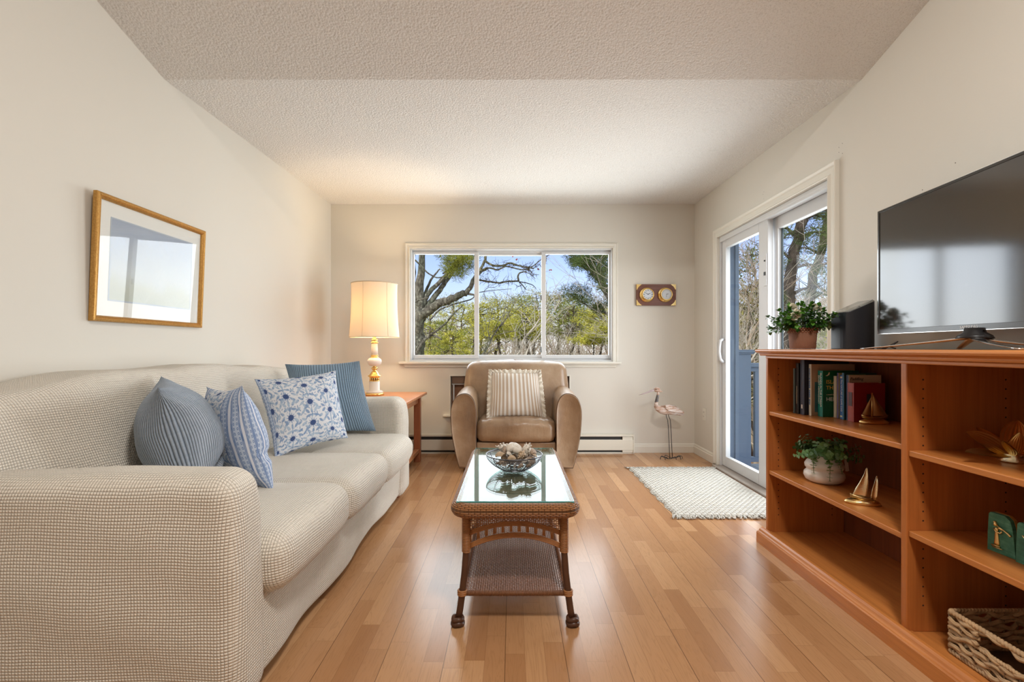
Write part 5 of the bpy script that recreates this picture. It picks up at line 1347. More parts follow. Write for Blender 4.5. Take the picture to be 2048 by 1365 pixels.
# ---------------------------------------------------------------- television
tdir = Vector((-.079, -1, 0)).normalized(); tn = Vector((-1, .079, 0)).normalized(); up = Vector((0,0,1))
T0 = Vector((1.600, 2.114, 0)); TL_, TZ0, TZ1 = .925, 1.088, 1.622
t = thing('television', 'large flat television with a thin dark bezel on top of the bookcase', 'television', (1.50, 1.65, 1.0205))
def tb(m, a0, a1, z0, z1, d0, d1, mi=0):
    c = T0+tdir*((a0+a1)/2)+up*((z0+z1)/2)+tn*((d0+d1)/2); m.obox(c, tdir, tn, up, (a1-a0)/2, (d1-d0)/2, (z1-z0)/2, mi)
m = MB(); tb(m, 0, TL_, TZ0, TZ1, -.012, -.001); tb(m, .15, TL_-.15, TZ0+.06, TZ1-.12, -.050, -.012); m.build('rear_housing', MAT['black_plastic'], t, smooth=False, bevel=.003)
m = MB(); bz = .009
tb(m, 0, bz, TZ0, TZ1, -.001, .003); tb(m, TL_-bz, TL_, TZ0, TZ1, -.001, .003); tb(m, bz, TL_-bz, TZ1-bz, TZ1, -.001, .003); tb(m, bz, TL_-bz, TZ0, TZ0+.019, -.001, .003)
m.build('bezel', plain('smoked_bezel', (.03,.028,.026), .18), t, smooth=False, bevel=.001)
m = MB()
tb(m, -.0018, -.0002, TZ0-.0015, TZ1+.0015, -.012, .003); tb(m, -.0018, TL_, TZ1+.0002, TZ1+.0018, -.012, .003); tb(m, -.0018, TL_, TZ0-.0018, TZ0-.0002, -.012, .003); m.build('metal_edge', MAT['chrome'], t, smooth=False)
m = MB(); tb(m, bz, TL_-bz, TZ0+.019, TZ1-bz, -.0009, .0005); m.build('screen', MAT['screen'], t, smooth=False)
o_ = T0+tdir*(.5*TL_)+up*(TZ0+.0095)+tn*.0032
text('SAMSUNG', .0135, plain('silver_lettering', (.80,.80,.80), .4), t, o_, tdir, up, 'logo_lettering', align='CENTER', sx=1.15)
# chrome stand: neck and long splayed feet
nk = T0+tdir*.485
m = MB(); zt0 = 1.0205
def foot(a, b, c, r0, r1):
    pts = []; 
    for i in range(13):
        u = i/12; pts.append(Vector(a)*(1-u)**2+Vector(b)*2*u*(1-u)+Vector(c)*u*u)
    rings = []
    for i, p in enumerate(pts):
        tg = (pts[min(i+1,12)]-pts[max(i-1,0)]).normalized(); s = tg.cross(up).normalized(); n = s.cross(tg); w = r0+(r1-r0)*i/12; h = .006-.0035*i/12
        rings.append([p+s*w*math.cos(q*PI/5)+n*h*math.sin(q*PI/5) for q in range(10)])
    m.loft(rings)
ck = Vector((nk.x-.005, nk.y, 1.062))
foot(ck, (1.50, 1.80, 1.040), (1.435, 1.985, zt0+.003), .020, .013)
foot(ck, (1.47, 1.50, 1.040), (1.385, 1.31, zt0+.003), .020, .013)
foot(ck, (1.62, 1.74, 1.036), (1.70, 1.84, zt0+.003), .015, .009); foot(ck, (1.61, 1.54, 1.036), (1.69, 1.44, zt0+.003), .015, .009)
m.build('stand_feet', MAT['chrome'], t)
m = MB(); m.lathe([(.050, 1.058), (.045, 1.068), (.030, 1.078), (.026, 1.094)], (ck.x+.002, ck.y, 0), 24); m.build('stand_neck', MAT['black_plastic'], t)
t = thing('power_cable', 'black cable lying on the bookcase under the left end of the television', 'cable', (1.58, 2.05, 1.0235))
m = MB(); m.tube([(1.66,2.20,1.0235),(1.612,2.09,1.0235),(1.60,2.04,1.040),(1.585,1.99,1.052),(1.565,1.985,1.040),(1.535,2.01,1.0235),(1.56,2.06,1.0235),(1.585,2.075,1.034),(1.625,2.10,1.036),(1.68,2.12,1.0235)], .0026, 7); m.build('cord', MAT['black_plastic'], t)
# ---------------------------------------------------------------- gold lotus dish
QX, QY, QZ = 1.525, 1.475, ZSA+.0005
t = thing('lotus_dish', 'golden brass lotus flower with veined petals on the right upper shelf', 'ornament', (QX, QY, QZ))
def petal(c, a, L, W, e0, e1, m, roll=0.0, th=.0022):
    o_ = Vector((math.cos(a), math.sin(a), 0)); s_ = Vector((-math.sin(a), math.cos(a), 0)); N = 14
    cen = [Vector(c)]; ang = e0
    for i in range(N): ang = e0+(e1-e0)*i/N; cen.append(cen[-1]+(o_*math.cos(ang)+up*math.sin(ang))*(L/N))
    def f(sd):
        def g(u, v):
            k = v*N; i = min(N-1, int(k)); p = cen[i].lerp(cen[i+1], k-i); an = e0+(e1-e0)*v; nn = up*math.cos(an)-o_*math.sin(an); s = s_*math.cos(roll)+nn*math.sin(roll); nn = nn*math.cos(roll)-s_*math.sin(roll)
            w = W*math.sin(PI*min(1, v**.85*.97+.03))**.75 if v < .985 else .0006; x = (u-.5)*2
            return p+s*(w*x)+nn*(.22*w*x*x+.0007*math.cos(x*PI*7)*min(1, (1-v)*5)*min(1,v*5)+sd*th/2)
        return g
    m.grid(f(1), 28, 20); m.grid(f(-1), 28, 20, flip=True)
m = MB(); m.lathe([(0, QZ), (.030, QZ), (.034, QZ+.004), (.022, QZ+.016), (.026, QZ+.024), (0, QZ+.026)], (QX, QY, 0), 24); m.build('flower_foot', MAT['brass_pale'], t)
for (a, L, W, e0, e1, rl) in [(math.radians(186),.152,.025,.06,.14,-.35), (math.radians(160),.120,.030,.70,.42,-.95), (math.radians(252),.078,.023,1.2,1.35,0), (math.radians(212),.088,.019,.70,.50,-.5), (math.radians(35),.120,.038,1.1,.85,.5),
                         (math.radians(345),.150,.028,.40,.30,.5), (math.radians(318),.125,.026,.12,.30,.3), (math.radians(105),.110,.030,.8,.6,0)]:
    m = MB(); petal((QX+.010*math.cos(a), QY+.010*math.sin(a), QZ+.020), a, L, W, e0, e1, m, rl); m.build('petal', MAT['brass_gold'], t)
# ---------------------------------------------------------------- bookends
g = G('verdigris_stone', (.05,.20,.13), .5); f = g.noise(scale=22, detail=6, rough=.7); f2 = g.noise(g.mapv(g.co(), (20,20,160)), 1.0, 3.0)
g.color(g.ramp(g.ma('ADD', g.ma('MULTIPLY', f, .7), g.ma('MULTIPLY', f2, .3)), [(.3,(.02,.085,.06)), (.5,(.045,.19,.125)), (.68,(.12,.33,.22))])); MAT['verd'] = g.m
def bookend(y0, x0, kind, label):
    t = thing('bookend', label, 'bookend', (x0, y0, ZSB+.0005), rotz=math.radians(4), local=True, group='green bookends on the right lower shelf')
    # local: face looks along -X, width along -Y from 0 to -.078
    prof = [(0, .0), (-.001, .060), (-.004, .112), (-.009, .118), (-.050, .118), (-.064, .108), (-.070, .088), (-.0755, .045), (-.079, .0)]
    m = MB(); m.loft([[(x, y, z) for y, z in prof] for x in (.0, .013)]); m.build('plate', MAT['verd'], t, smooth=False, bevel=.001)
    prof2 = [(y, z) for y, z in prof]
    m = MB(); m.loft([[(x, y-.0008 if y < -.04 else y, z+(.0005 if z > .05 else 0)) for y, z in prof2] for x in (.0132, .022)]); m.build('wooden_back', plain('ochre_edge', (.40,.20,.045), .5, var=.2), t, smooth=False)
    m = MB(); X = -.0025
    if kind == 0:   # piper relief
        m.loft([[(X+.004, -.028-w, z), (X-.001, -.028-w*.5, z), (X-.002, -.028, z), (X-.001, -.028+w*.5, z), (X+.004, -.028+w, z)] for z, w in ((.024,.011),(.030,.010),(.050,.0075),(.062,.0045),(.070,.0075),(.076,.006))])
        m.ball((X, -.0265, .086), .0055, .0055, .0065, 10, 8); m.ball((X, -.0245, .092), .0045, .0045, .0035, 8, 6)
        m.tube([(X, -.022, .073), (X-.002, -.030, .064), (X-.002, -.041, .063), (X-.002, -.046, .070)], [.0028,.0026,.0022,.002], 8)
        m.tube([(X, -.032, .075), (X-.002, -.040, .078), (X-.002, -.047, .075)], [.0028,.0024,.002], 8)
        m.tube([(X-.002, -.031, .084), (X-.002, -.050, .076), (X-.002, -.064, .069), (X-.002, -.070, .064)], [.0016,.002,.0026,.0032], 8)
        m.obox((X, -.027, .021), (1,0,0), (0,1,0), (0,0,1), .0022, .012, .0016); m.obox((X, -.031, .016), (1,0,0), (0,1,0), (0,.15,1), .0018, .014, .0012)
    else:
        m.ball((X, -.044, .080), .0055, n=10, m=8); m.loft([[(X+.004, -.042-w, z), (X-.002, -.042, z), (X+.004, -.042+w, z)] for z, w in ((.02,.009),(.045,.006),(.07,.007))]); m.tube([(X, -.020, .084), (X, -.034, .070), (X, -.045, .060)], .0022, 6)
    m.build('raised_figure', MAT['brass_gold'], t)
bookend(1.492, 1.465, 0, 'green plate bookend with a raised gold figure playing a pipe, left one')
bookend(1.402, 1.459, 1, 'darker green bookend cut by the right edge of the photo')
# ---------------------------------------------------------------- wicker basket
t = thing('wicker_basket', 'rectangular wicker basket with a handle slot on the bottom right shelf', 'basket', (1.53, 1.34, ZB0+.0005))
kx0, kx1, ky0, ky1, kz0, kz1 = 1.385, 1.685, 1.145, 1.532, ZB0+.009, ZB0+.133
bw = plain('willow', (.47,.30,.155), .55, var=.45, scale=50, bump=.4); bw2 = plain('willow_dark', (.22,.13,.065), .6, var=.4, scale=50)
corner = [(kx0, ky1), (kx1, ky1), (kx1, ky0), (kx0, ky0)]
def basket_path(off=0.0, step=.008):
    out = []
    for i in range(4):
        a = Vector(corner[i]); b = Vector(corner[(i+1)%4]); L_ = (b-a).length; n = int(L_/step)
        for q in range(n): out.append((a.lerp(b, q/n), i, q/n))
    return out
pathp = basket_path()
cx_, cy_ = (kx0+kx1)/2, (ky0+ky1)/2
mw = MB(); rows = 9
nstk = len(pathp); rr = random.Random(8)
for r in range(rows):
    z = kz0+.010+(kz1-kz0-.020)*r/(rows-1)
    segs = []; cur = []
    for i, (p, sd, u) in enumerate(pathp+[pathp[0]]):
        slot = sd == 3 and .30 < u < .74 and r in (5, 6, 7)
        if slot:
            if len(cur) > 3: segs.append(cur)
            cur = []; continue
        d = Vector((p.x-cx_, p.y-cy_)); o_ = Vector((0,0))
        if sd == 0: o_ = Vector((0,1))
        elif sd == 1: o_ = Vector((1,0))
        elif sd == 2: o_ = Vector((0,-1))
        else: o_ = Vector((-1,0))
        w = .0045*math.sin(i*PI/5.0+(r%2)*PI)
        zz = z+.0035*math.sin(i*.9+r*1.7)+.004*math.sin(i*PI/10+r*2.1)
        cur.append(Vector((p.x+o_.x*w, p.y+o_.y*w, zz)))
    segs.append(cur)
    for c_ in segs:
        if len(c_) > 3:
            mw.tube(c_, [.0058*(1+.22*noise.noise(Vector((i*.35, r, 2)))) for i in range(len(c_))], 7)
            mw.tube([q+Vector((0,0,.005)) for q in c_], [.0034*(1+.22*noise.noise(Vector((i*.35, r, 7)))) for i in range(len(c_))], 5)
mw.build('woven_walls', bw, t)
def braid(pts, r, mm):
    k = 0
    for i in range(0, len(pts)-1):
        a, b = Vector(pts[i]), Vector(pts[i+1]); c = (a+b)/2; d = (b-a).normalized(); s = d.cross(up).normalized(); 
        ax = (d*.75+up*.65+s*.35*(1 if i%2 else 1)).normalized(); q = ax.to_track_quat('X', 'Z').to_matrix()
        mm.ball(c, r*1.55, r*.92, r*.92, 8, 6, rot=q)
def ring_pts(z, step): return [Vector((p.x, p.y, z)) for p, s, u in basket_path(step=step)]
mb_ = MB(); q = ring_pts(kz1, .0105); braid(q+[q[0]], .0068, mb_); mb_.build('braided_rim', bw, t)
mb_ = MB(); q = ring_pts(kz0, .0105); braid(q+[q[0]], .0066, mb_); mb_.build('braided_foot', bw, t)
mb_ = MB(); ya_ = ky0+(ky1-ky0)*.30; yb_ = ky0+(ky1-ky0)*.74; q = [Vector((kx0-.002, ya_+(yb_-ya_)*i/20, kz0+.064)) for i in range(21)]; braid(q, .0052, mb_); mb_.build('handle_slot_braid', bw, t)
m = MB()
for i, (p, sd, u) in enumerate(basket_path(step=.04)): m.tube([(p.x, p.y, kz0), (p.x, p.y, kz1-.004 if not (sd == 3 and .28 < u < .76) else kz0+.06)], .0028, 6)
m.box(kx0+.004, kx1-.004, ky0+.004, ky1-.004, kz0-.006, kz0-.001); m.build('stakes', bw2, t)
# ---------------------------------------------------------------- outside: deck
BP = MAT['blue_paint']
GZ = -2.7
m = MB()
for i in range(14):
    a = XR+.152+i*.142; m.box(a, a+.136, -.5, 4.55, -.10, -.062)
setp(m.build('deck_floor', BP, smooth=False), kind='structure')
t = thing('corner_board', 'tall blue grey painted corner post of the house wall outside the door', 'post', (1.98, 4.35, -.06))
m = MB(); m.box(1.945, 2.000, 4.30, 4.42, -.0615, 3.3); m.build('post_board', BP, t, smooth=False, bevel=.004)
m = MB(); m.box(1.936, 1.9445, 4.285, 4.36, -.0615, 3.3); m.build('edge_bead', BP, t, smooth=False, bevel=.003)
t = thing('newel_post', 'short square blue grey newel post with a moulded cap on the deck', 'post', (2.07, 4.36, -.06))
m = MB(); m.box(2.010, 2.128, 4.31, 4.43, -.0615, .972); m.build('shaft', BP, t, smooth=False, bevel=.004)
m = MB(); m.box(2.002, 2.150, 4.300, 4.44, .972, .985); m.box(2.004, 2.160, 4.292, 4.448, .985, 1.003); m.box(2.010, 2.150, 4.302, 4.438, 1.003, 1.012); m.build('post_cap', BP, t, smooth=False, bevel=.004)
t = thing('deck_railing', 'blue grey deck railing with square balusters outside the sliding door', 'railing', (2.7, 4.37, -.06))
m = MB(); m.box(2.1285, 3.70, 4.335, 4.41, .855, .892); m.box(2.1285, 3.70, 4.352, 4.392, .815, .855); m.build('top_rail', BP, t, smooth=False, bevel=.003)
m = MB(); m.box(2.1285, 3.70, 4.350, 4.394, .0, .045); m.build('bottom_rail', BP, t, smooth=False, bevel=.003)
for k in range(12):
    x = 2.185+.13*k; m = MB(); m.box(x, x+.036, 4.354, 4.390, .0455, .8145); m.build('baluster', BP, t, smooth=False, bevel=.002)
# ---------------------------------------------------------------- ground
g = G('lawn_and_leaves', (.2,.25,.06), .95, spec=.1); f = g.noise(scale=.45, detail=5, rough=.65); f2 = g.noise(scale=6, detail=5, rough=.7)
g.color(g.mix(g.step(f, .52, .12), g.mix(f2, (.10,.16,.03), (.30,.36,.08)), g.mix(f2, (.26,.13,.06), (.50,.32,.20)))); g.bump(f2, .8, .05)
m = MB(); m.grid(lambda u, v: (-140+280*u, -30+330*v, GZ+.25*noise.noise(Vector((u*40, v*40, 0)))+max(0, (v*330-30-20))*.004), 60, 60); setp(m.build('ground', g.m), kind='structure')
# ---------------------------------------------------------------- trees
BARK_G = None
def bark(name, c0, c1, c2, sc=9):
    g = G(name, c0, .9, spec=.1); f = g.ramp(g.noise(g.mapv(g.co(), (sc, sc, sc*.45)), 1.0, 6.0, .7), [(.36,(0,0,0)), (.62,(1,1,1))]); v = g.noise(scale=2.3, detail=3)
    g.color(g.mix(g.step(v, .52, .2), g.mix(f, c0, c1), g.mix(f, c0, c2))); g.bump(f, 1.0, .03); return g.m
MAT['bark_grey'] = bark('lichened_grey_bark', (.09,.078,.065), (.50,.46,.39), (.40,.44,.34), 30)
MAT['bark_dark'] = bark('dark_pine_bark', (.035,.026,.020), (.17,.13,.105), (.12,.10,.085))
MAT['bark_lichen'] = bark('pale_lichen_bark', (.09,.075,.05), (.50,.48,.33), (.40,.36,.27), 45)
MAT['twig_tan'] = plain('tan_bare_twigs', (.42,.33,.25), .9, var=.25, scale=3)
MAT['twig_grey'] = plain('grey_bare_twigs', (.50,.45,.39), .9, var=.25, scale=3)
MAT['twig_red'] = plain('reddish_bare_twigs', (.34,.23,.17), .9, var=.25, scale=3)
def ndl(name, c0, c1):
    g = G(name, c0, .75, spec=.2); f = g.noise(scale=2.6, detail=4)
    g.color(g.mix(g.step(f, .5, .3), c0, c1)); return g.m
MAT['ndl_y'] = ndl('yellow_green_needles', (.20,.22,.03), (.60,.55,.09))
MAT['ndl_g'] = ndl('green_needles', (.10,.14,.025), (.36,.38,.06))
MAT['ndl_d'] = ndl('dark_green_needles', (.035,.07,.020), (.13,.18,.045))
MAT['ndl_b'] = ndl('olive_brown_needles', (.15,.125,.04), (.30,.28,.08))
def tuft(m, c, R, n, rr, ln=.10, wd=.018, flat=.6):
    vs = []; fs = []
    for i in range(n):
        d = Vector((rr.gauss(0,1), rr.gauss(0,1), rr.gauss(0,1)*flat)).normalized(); r = R*rr.random()**.5
        p = c+Vector((d.x*r, d.y*r, d.z*r)); e = (d+Vector((rr.uniform(-.7,.7), rr.uniform(-.7,.7), rr.uniform(-.1,1.0)))).normalized(); s = e.cross(Vector((rr.uniform(-1,1), rr.uniform(-1,1), rr.uniform(-1,1)))).normalized()*wd
        b = len(vs); vs += [p-s, p+s, p+e*ln]; fs.append((b, b+1, b+2))
    m.add(vs, fs)
def limb(m, p0, p1, r0, r1, rr, wob=.06, n=6, sides=5):
    p0, p1 = Vector(p0), Vector(p1); L = (p1-p0).length; pts = []
    for i in range(n+1):
        u = i/n; o = Vector((rr.uniform(-1,1), rr.uniform(-1,1), rr.uniform(-1,1)))*(wob*L*(1 if 0 < i < n else 0)*.5); pts.append(p0.lerp(p1, u)+o)
    m.tube(pts, [r0+(r1-r0)*i/n for i in range(n+1)], sides); return pts
def tree_root(label, base, cat='tree', name='pine_tree', grp='trees outside'):
    return thing(name, label, cat, tuple(base), group=grp)
def pine(label, x, y, ztop, w, mat, seed, z0=None, cb=.35, n=60, nt=34, bm='bark_dark', ln=.16, wd=.022, name='pine_tree', grp='trees outside'):
    rr = random.Random(seed); z0 = GZ if z0 is None else z0; t = tree_root(label, (x, y, z0-.2), name=name, grp=grp); H = ztop-z0
    mt = MB(); tr = limb(mt, (x, y, z0-.2), (x+rr.uniform(-.06,.06)*H, y+rr.uniform(-.05,.05)*H, ztop-.05*H), .014*H+.035, .02, rr, .05, 9, 8)
    mf = MB()
    for k in range(n):
        u = cb+(1-cb)*(k+.5)/n; q = u*9; i = min(8, int(q)); c = tr[i].lerp(tr[i+1], q-i)
        a = k*2.4+rr.uniform(-.4,.4); prof = math.sin(PI*min(1, ((u-cb)/(1-cb))*.80+.16))**.8
        R = w*prof*rr.uniform(.35, 1.05); e = c+Vector((math.cos(a)*R, math.sin(a)*R, R*rr.uniform(.0,.45)))
        limb(mt, c, e, .010+.010*R, .006, rr, .12, 4, 4)
        for s_ in range(1+int(R > w*.4)):
            ce = c.lerp(e, 1-.42*s_)+Vector((rr.uniform(-.1,.1), rr.uniform(-.1,.1), .04))*w*.3
            tuft(mf, ce, w*.19*rr.uniform(.6,1.3), nt, rr, ln, wd, .55)
    mt.build('trunk_and_branches', MAT[bm], t); mf.build('foliage', MAT[mat], t, smooth=False); return t
def bare(label, x, y, ztop, w, mat, seed, z0=None, depth=5, lean=(0,0), grp='trees outside', r0=None, up_=.7):
    rr = random.Random(seed); z0 = GZ if z0 is None else z0; t = tree_root(label, (x, y, z0-.2), name='bare_tree', grp=grp); H = ztop-z0
    m = MB()
    def go(p, d, L, r, dep):
        pts = [p]; q = Vector(p); dd = Vector(d)
        for i in range(3):
            dd = (dd+Vector((rr.uniform(-.22,.22), rr.uniform(-.22,.22), rr.uniform(-.10,.18)))).normalized(); q = q+dd*(L/3); pts.append(q.copy())
        m.tube(pts, [r, r*.85, r*.72, r*.6], 3 if dep < 3 else 5, cap=False)
        if dep <= 0: return
        for k in range(3 if dep > 1 else 4):
            b = pts[3] if k == 0 else pts[rr.choice((1,2,3))]
            s = Vector((rr.uniform(-1,1), rr.uniform(-1,1), rr.uniform(-.25,1)*up_)).normalized(); nd = (dd*.65+s*.75*(w)).normalized()
            go(b, nd, L*rr.uniform(.62,.82), max(.0035, r*.55), dep-1)
    go(Vector((x, y, z0-.2)), Vector((lean[0], lean[1], 1)).normalized(), H*.36, r0 or .012*H, depth)
    m.build('branches', MAT[mat], t); return t
def hz(py, Y): return CH-(py-CY)*Y/F
def wx(px, Y): return (px-CX)*Y/F
ORD = ['first', 'second', 'third', 'fourth', 'fifth', 'sixth', 'seventh', 'eighth', 'ninth', 'tenth']
COLN = {'ndl_y': 'yellow green', 'ndl_g': 'mid green', 'ndl_d': 'dark green', 'ndl_b': 'olive brown'}
# pines beyond the window: pixel x, pixel y of the top, distance, crown half width, colour
PN = {'left': [(848,640,26,1.6,'ndl_g'),(868,600,22,1.5,'ndl_y'),(893,583,30,2.2,'ndl_g'),(915,602,24,1.7,'ndl_y'),(934,622,20,1.3,'ndl_y'),(884,634,17,1.0,'ndl_g'),(915,655,15,.85,'ndl_y')],
      'middle': [(968,600,22,1.5,'ndl_y'),(1000,586,25,2.0,'ndl_y'),(1030,588,28,2.1,'ndl_g'),(1046,612,21,1.3,'ndl_y'),(1072,575,30,2.0,'ndl_y'),(1010,640,18,1.1,'ndl_y'),(1062,660,24,1.0,'ndl_g')],
      'right': [(1105,578,26,2.0,'ndl_b'),(1138,590,23,1.9,'ndl_g'),(1160,610,27,1.7,'ndl_b'),(1195,612,20,1.4,'ndl_y'),(1212,640,18,1.2,'ndl_y'),(1186,676,16,.8,'ndl_y'),(1218,600,30,1.8,'ndl_g')]}
sd = 100
for pane, L in PN.items():
    for i, (px, py, Y, w, mt_) in enumerate(L):
        sd += 1
        pine('%s pine beyond the %s window pane, %s of the pines listed left to right there, top near %s of the pane' % (COLN[mt_], pane, ORD[sorted(range(len(L)), key=lambda q: L[q][0]).index(i)], ['the middle', 'a third up', 'two thirds up'][0 if py < 600 else 1 if py > 630 else 2]) if False else
             '%s pine seen through the %s window pane, %s pine from the left in it' % (COLN[mt_], pane, ORD[sorted(range(len(L)), key=lambda q: (L[q][0], q)).index(i)]),
             wx(px, Y), Y, hz(py, Y), w, mt_, sd, cb=.46 if pane == 'left' else (hz(672, Y)-GZ)/(hz(py, Y)-GZ), n=34, nt=85, ln=.055+.0014*Y, wd=.006+.00035*Y)
BT = {'left': [(842,600,20,'twig_tan'),(872,650,16,'twig_tan'),(900,640,30,'twig_red'),(945,600,26,'twig_tan')],
      'middle': [(962,590,24,'twig_tan'),(985,640,17,'twig_grey'),(1018,600,32,'twig_red'),(1050,590,26,'twig_grey'),(1078,600,22,'twig_grey')],
      'right': [(1098,560,30,'twig_tan'),(1120,640,17,'twig_tan'),(1150,560,34,'twig_tan'),(1178,600,24,'twig_red'),(1205,585,28,'twig_grey')]}
for pane, L in BT.items():
    for i, (px, py, Y, mt_) in enumerate(L):
        sd += 1
        bare('leafless %s tree seen through the %s window pane, %s bare one from the left' % ({'twig_tan': 'tan', 'twig_grey': 'pale grey', 'twig_red': 'reddish brown'}[mt_], pane, ORD[i]), wx(px, Y), Y, hz(py, Y), 1.0, mt_, sd, depth=5)
# leaning pale saplings in the middle pane
for i, (a, b, Y, r, lab) in enumerate([((1030,712),(1095,618),11.5,.035,'slender pale sapling leaning right across the middle pane'), ((1052,712),(1120,600),12.5,.03,'thin leaning sapling crossing the middle window bar'), ((962,712),(1010,640),10.5,.03,'dark crooked sapling at the left of the middle pane')]):
    rr = random.Random(50+i); p0 = at(a[0], a[1], Y); p1 = at(b[0], b[1], Y+.5); d = (p1-p0); base = p0-d*1.7
    t = tree_root(lab, base, name='bare_tree'); m = MB(); pts = limb(m, base, p1, r, r*.35, rr, .03, 12, 6)
    for k in range(26):
        c = pts[4+k%9]; s = (d.normalized()*.7+Vector((rr.uniform(-1,1), rr.uniform(-.6,.6), rr.uniform(-.2,1)))).normalized()
        q = limb(m, c, c+s*rr.uniform(.5,1.3), r*.28, .003, rr, .10, 4, 4)
        for z_ in range(3): limb(m, q[2+z_%3], q[2+z_%3]+Vector((rr.uniform(-1,1), rr.uniform(-.5,.5), rr.uniform(-.2,1)))*.45, .004, .002, rr, .1, 3, 3)
    m.build('branches', MAT['twig_grey'] if i < 2 else MAT['bark_grey'], t)
# big lichened tree filling the left pane
def poly(m, pts, Y, r0, r1, dy=0.0, sides=10, rr=random.Random(1)):
    q = [at(a, b, Y+dy*i/(len(pts)-1)) for i, (a, b) in enumerate(pts)]; n = len(q); out = []
    # subdivide smoothly
    for i in range(n-1):
        p0 = q[max(0, i-1)]; p1 = q[i]; p2 = q[i+1]; p3 = q[min(n-1, i+2)]
        for s_ in range(4):
            u = s_/4; out.append(.5*((2*p1)+(p2-p0)*u+(2*p0-5*p1+4*p2-p3)*u*u+(3*p1-p0-3*p2+p3)*u**3))
    out.append(q[-1]); k = len(out)-1
    out = [p+Vector((rr.uniform(-1,1), rr.uniform(-1,1), rr.uniform(-1,1)))*(r1*.35) for p in out]
    m.tube(out, [r0+(r1-r0)*(i/k) for i in range(k+1)], sides); return out
Y = 7.5; u_ = Y/F
base = at(828, 760, Y)
t = tree_root('large grey lichened tree with several thick forking trunks in the left window pane', (base.x, base.y, GZ-.2), name='oak_tree')
m = MB(); W2 = lambda w: w*u_/2
m.tube([(base.x, base.y, GZ-.2), (base.x, base.y, GZ+1.5), tuple(base)], [.17, .14, .12], 12)
poly(m, [(828,760),(832,712),(836,660),(841,620)], Y, W2(29), W2(27))
poly(m, [(841,620),(838,590),(842,550),(846,500),(850,440)], Y, W2(22), W2(8))
poly(m, [(836,660),(830,610),(826,560),(827,500),(834,440)], Y+.15, W2(14), W2(9))
poly(m, [(841,640),(850,626),(872,612),(896,601),(920,590),(933,586)], Y, W2(22), W2(11), -.3)
poly(m, [(930,588),(940,576),(946,562),(956,548),(966,540),(975,536)], Y-.3, W2(10), W2(5), -.1)
poly(m, [(930,587),(944,589),(952,593)], Y-.3, W2(6), W2(2.5))
poly(m, [(843,625),(860,606),(880,580),(893,560),(906,543),(918,520),(930,500)], Y, W2(13), W2(6), .3)
poly(m, [(843,622),(855,590),(876,568),(896,546),(910,530)], Y, W2(11), W2(6), .1)
poly(m, [(845,600),(855,575),(866,554),(880,538)], Y+.1, W2(7), W2(2.5))
poly(m, [(860,640),(880,620),(910,608),(940,600),(950,592)], Y-.2, W2(4), W2(2))
poly(m, [(824,515),(842,532),(858,548),(878,556),(900,545),(920,528)], Y-.3, W2(3.5), W2(2))
poly(m, [(832,700),(846,682),(864,668),(888,650),(905,630),(925,612)], Y-.2, W2(6), W2(2.5), -.3)
poly(m, [(830,712),(842,690),(855,676),(868,671),(884,680)], Y-.3, W2(6), W2(2.5))
poly(m, [(855,652),(866,660),(876,668)], Y-.3, W2(3), W2(1.5)); poly(m, [(822,604),(830,608),(838,612)], Y-.2, W2(3.5), W2(3)); poly(m, [(824,606),(845,598),(858,596)], Y-.2, W2(3.5), W2(2))
m.build('trunks_and_branches', MAT['bark_grey'], t)
# pine boughs above it
t = tree_root('dark green pine bough reaching across the top of the left window pane', at(905, 530, 7.2), name='pine_bough')
m = MB(); rr = random.Random(60)
spots = [(885,510),(895,522),(903,530),(893,535),(912,516),(925,510),(935,520),(940,508),(920,528),(908,540),(930,532),(900,506),(945,535),(925,545),(915,552),(880,500),(955,500),(940,492),(900,545),(948,518),(905,520),(930,515),(915,535)]
mb = MB(); poly(mb, [(962,480),(940,505),(925,518),(905,535),(885,548)], 7.2, .02, .01)
for (a, b) in spots: c = at(a, b, 7.2+rr.uniform(-.25,.25)); tuft(m, c, .095, 230, rr, .065, .0032, .8); limb(mb, at(925,518,7.2), c, .008, .004, rr, .1, 3, 4)
m.build('foliage', MAT['ndl_g'], t, smooth=False); mb.build('branch', MAT['bark_dark'], t)
# lichened branches hanging into the middle pane
t = tree_root('bare crooked lichened branches crossing the sky in the middle window pane', at(1000, 540, 6.4), name='oak_branch')
m = MB(); Y = 6.4
poly(m, [(975,480),(972,502),(970,520),(962,536),(955,552),(950,575)], Y, .022, .014)
poly(m, [(970,522),(985,531),(1002,532),(1020,527),(1033,530),(1050,535),(1068,537)], Y, .016, .009)
poly(m, [(962,542),(978,536),(995,540),(1012,533),(1030,537),(1048,540),(1060,536),(1072,528),(1085,517),(1102,508)], Y, .012, .005)
poly(m, [(950,558),(966,562),(982,564),(1000,566),(1018,563),(1036,563)], Y, .012, .011)
poly(m, [(1037,563),(1036,553),(1040,546),(1052,543)], Y, .014, .008)
poly(m, [(1037,563),(1046,572),(1052,580)], Y, .008, .006); poly(m, [(1040,564),(1055,567),(1066,571),(1072,578)], Y, .007, .004)
poly(m, [(1052,545),(1062,549),(1070,558)], Y, .006, .003); poly(m, [(1058,538),(1066,548),(1078,550)], Y, .005, .003)
poly(m, [(955,586),(975,582),(1000,580),(1024,578)], Y+.5, .006, .003)
poly(m, [(972,600),(968,585),(976,576),(990,575),(1000,566)], Y, .004, .002)
rr = random.Random(61)
ends = [(985,531),(1000,533),(1020,528),(1035,531),(1050,536),(1062,536),(1072,528),(980,563),(1000,566),(1020,563),(1050,543),(970,560),(975,545),(1066,550),(1046,572),(1085,520)]
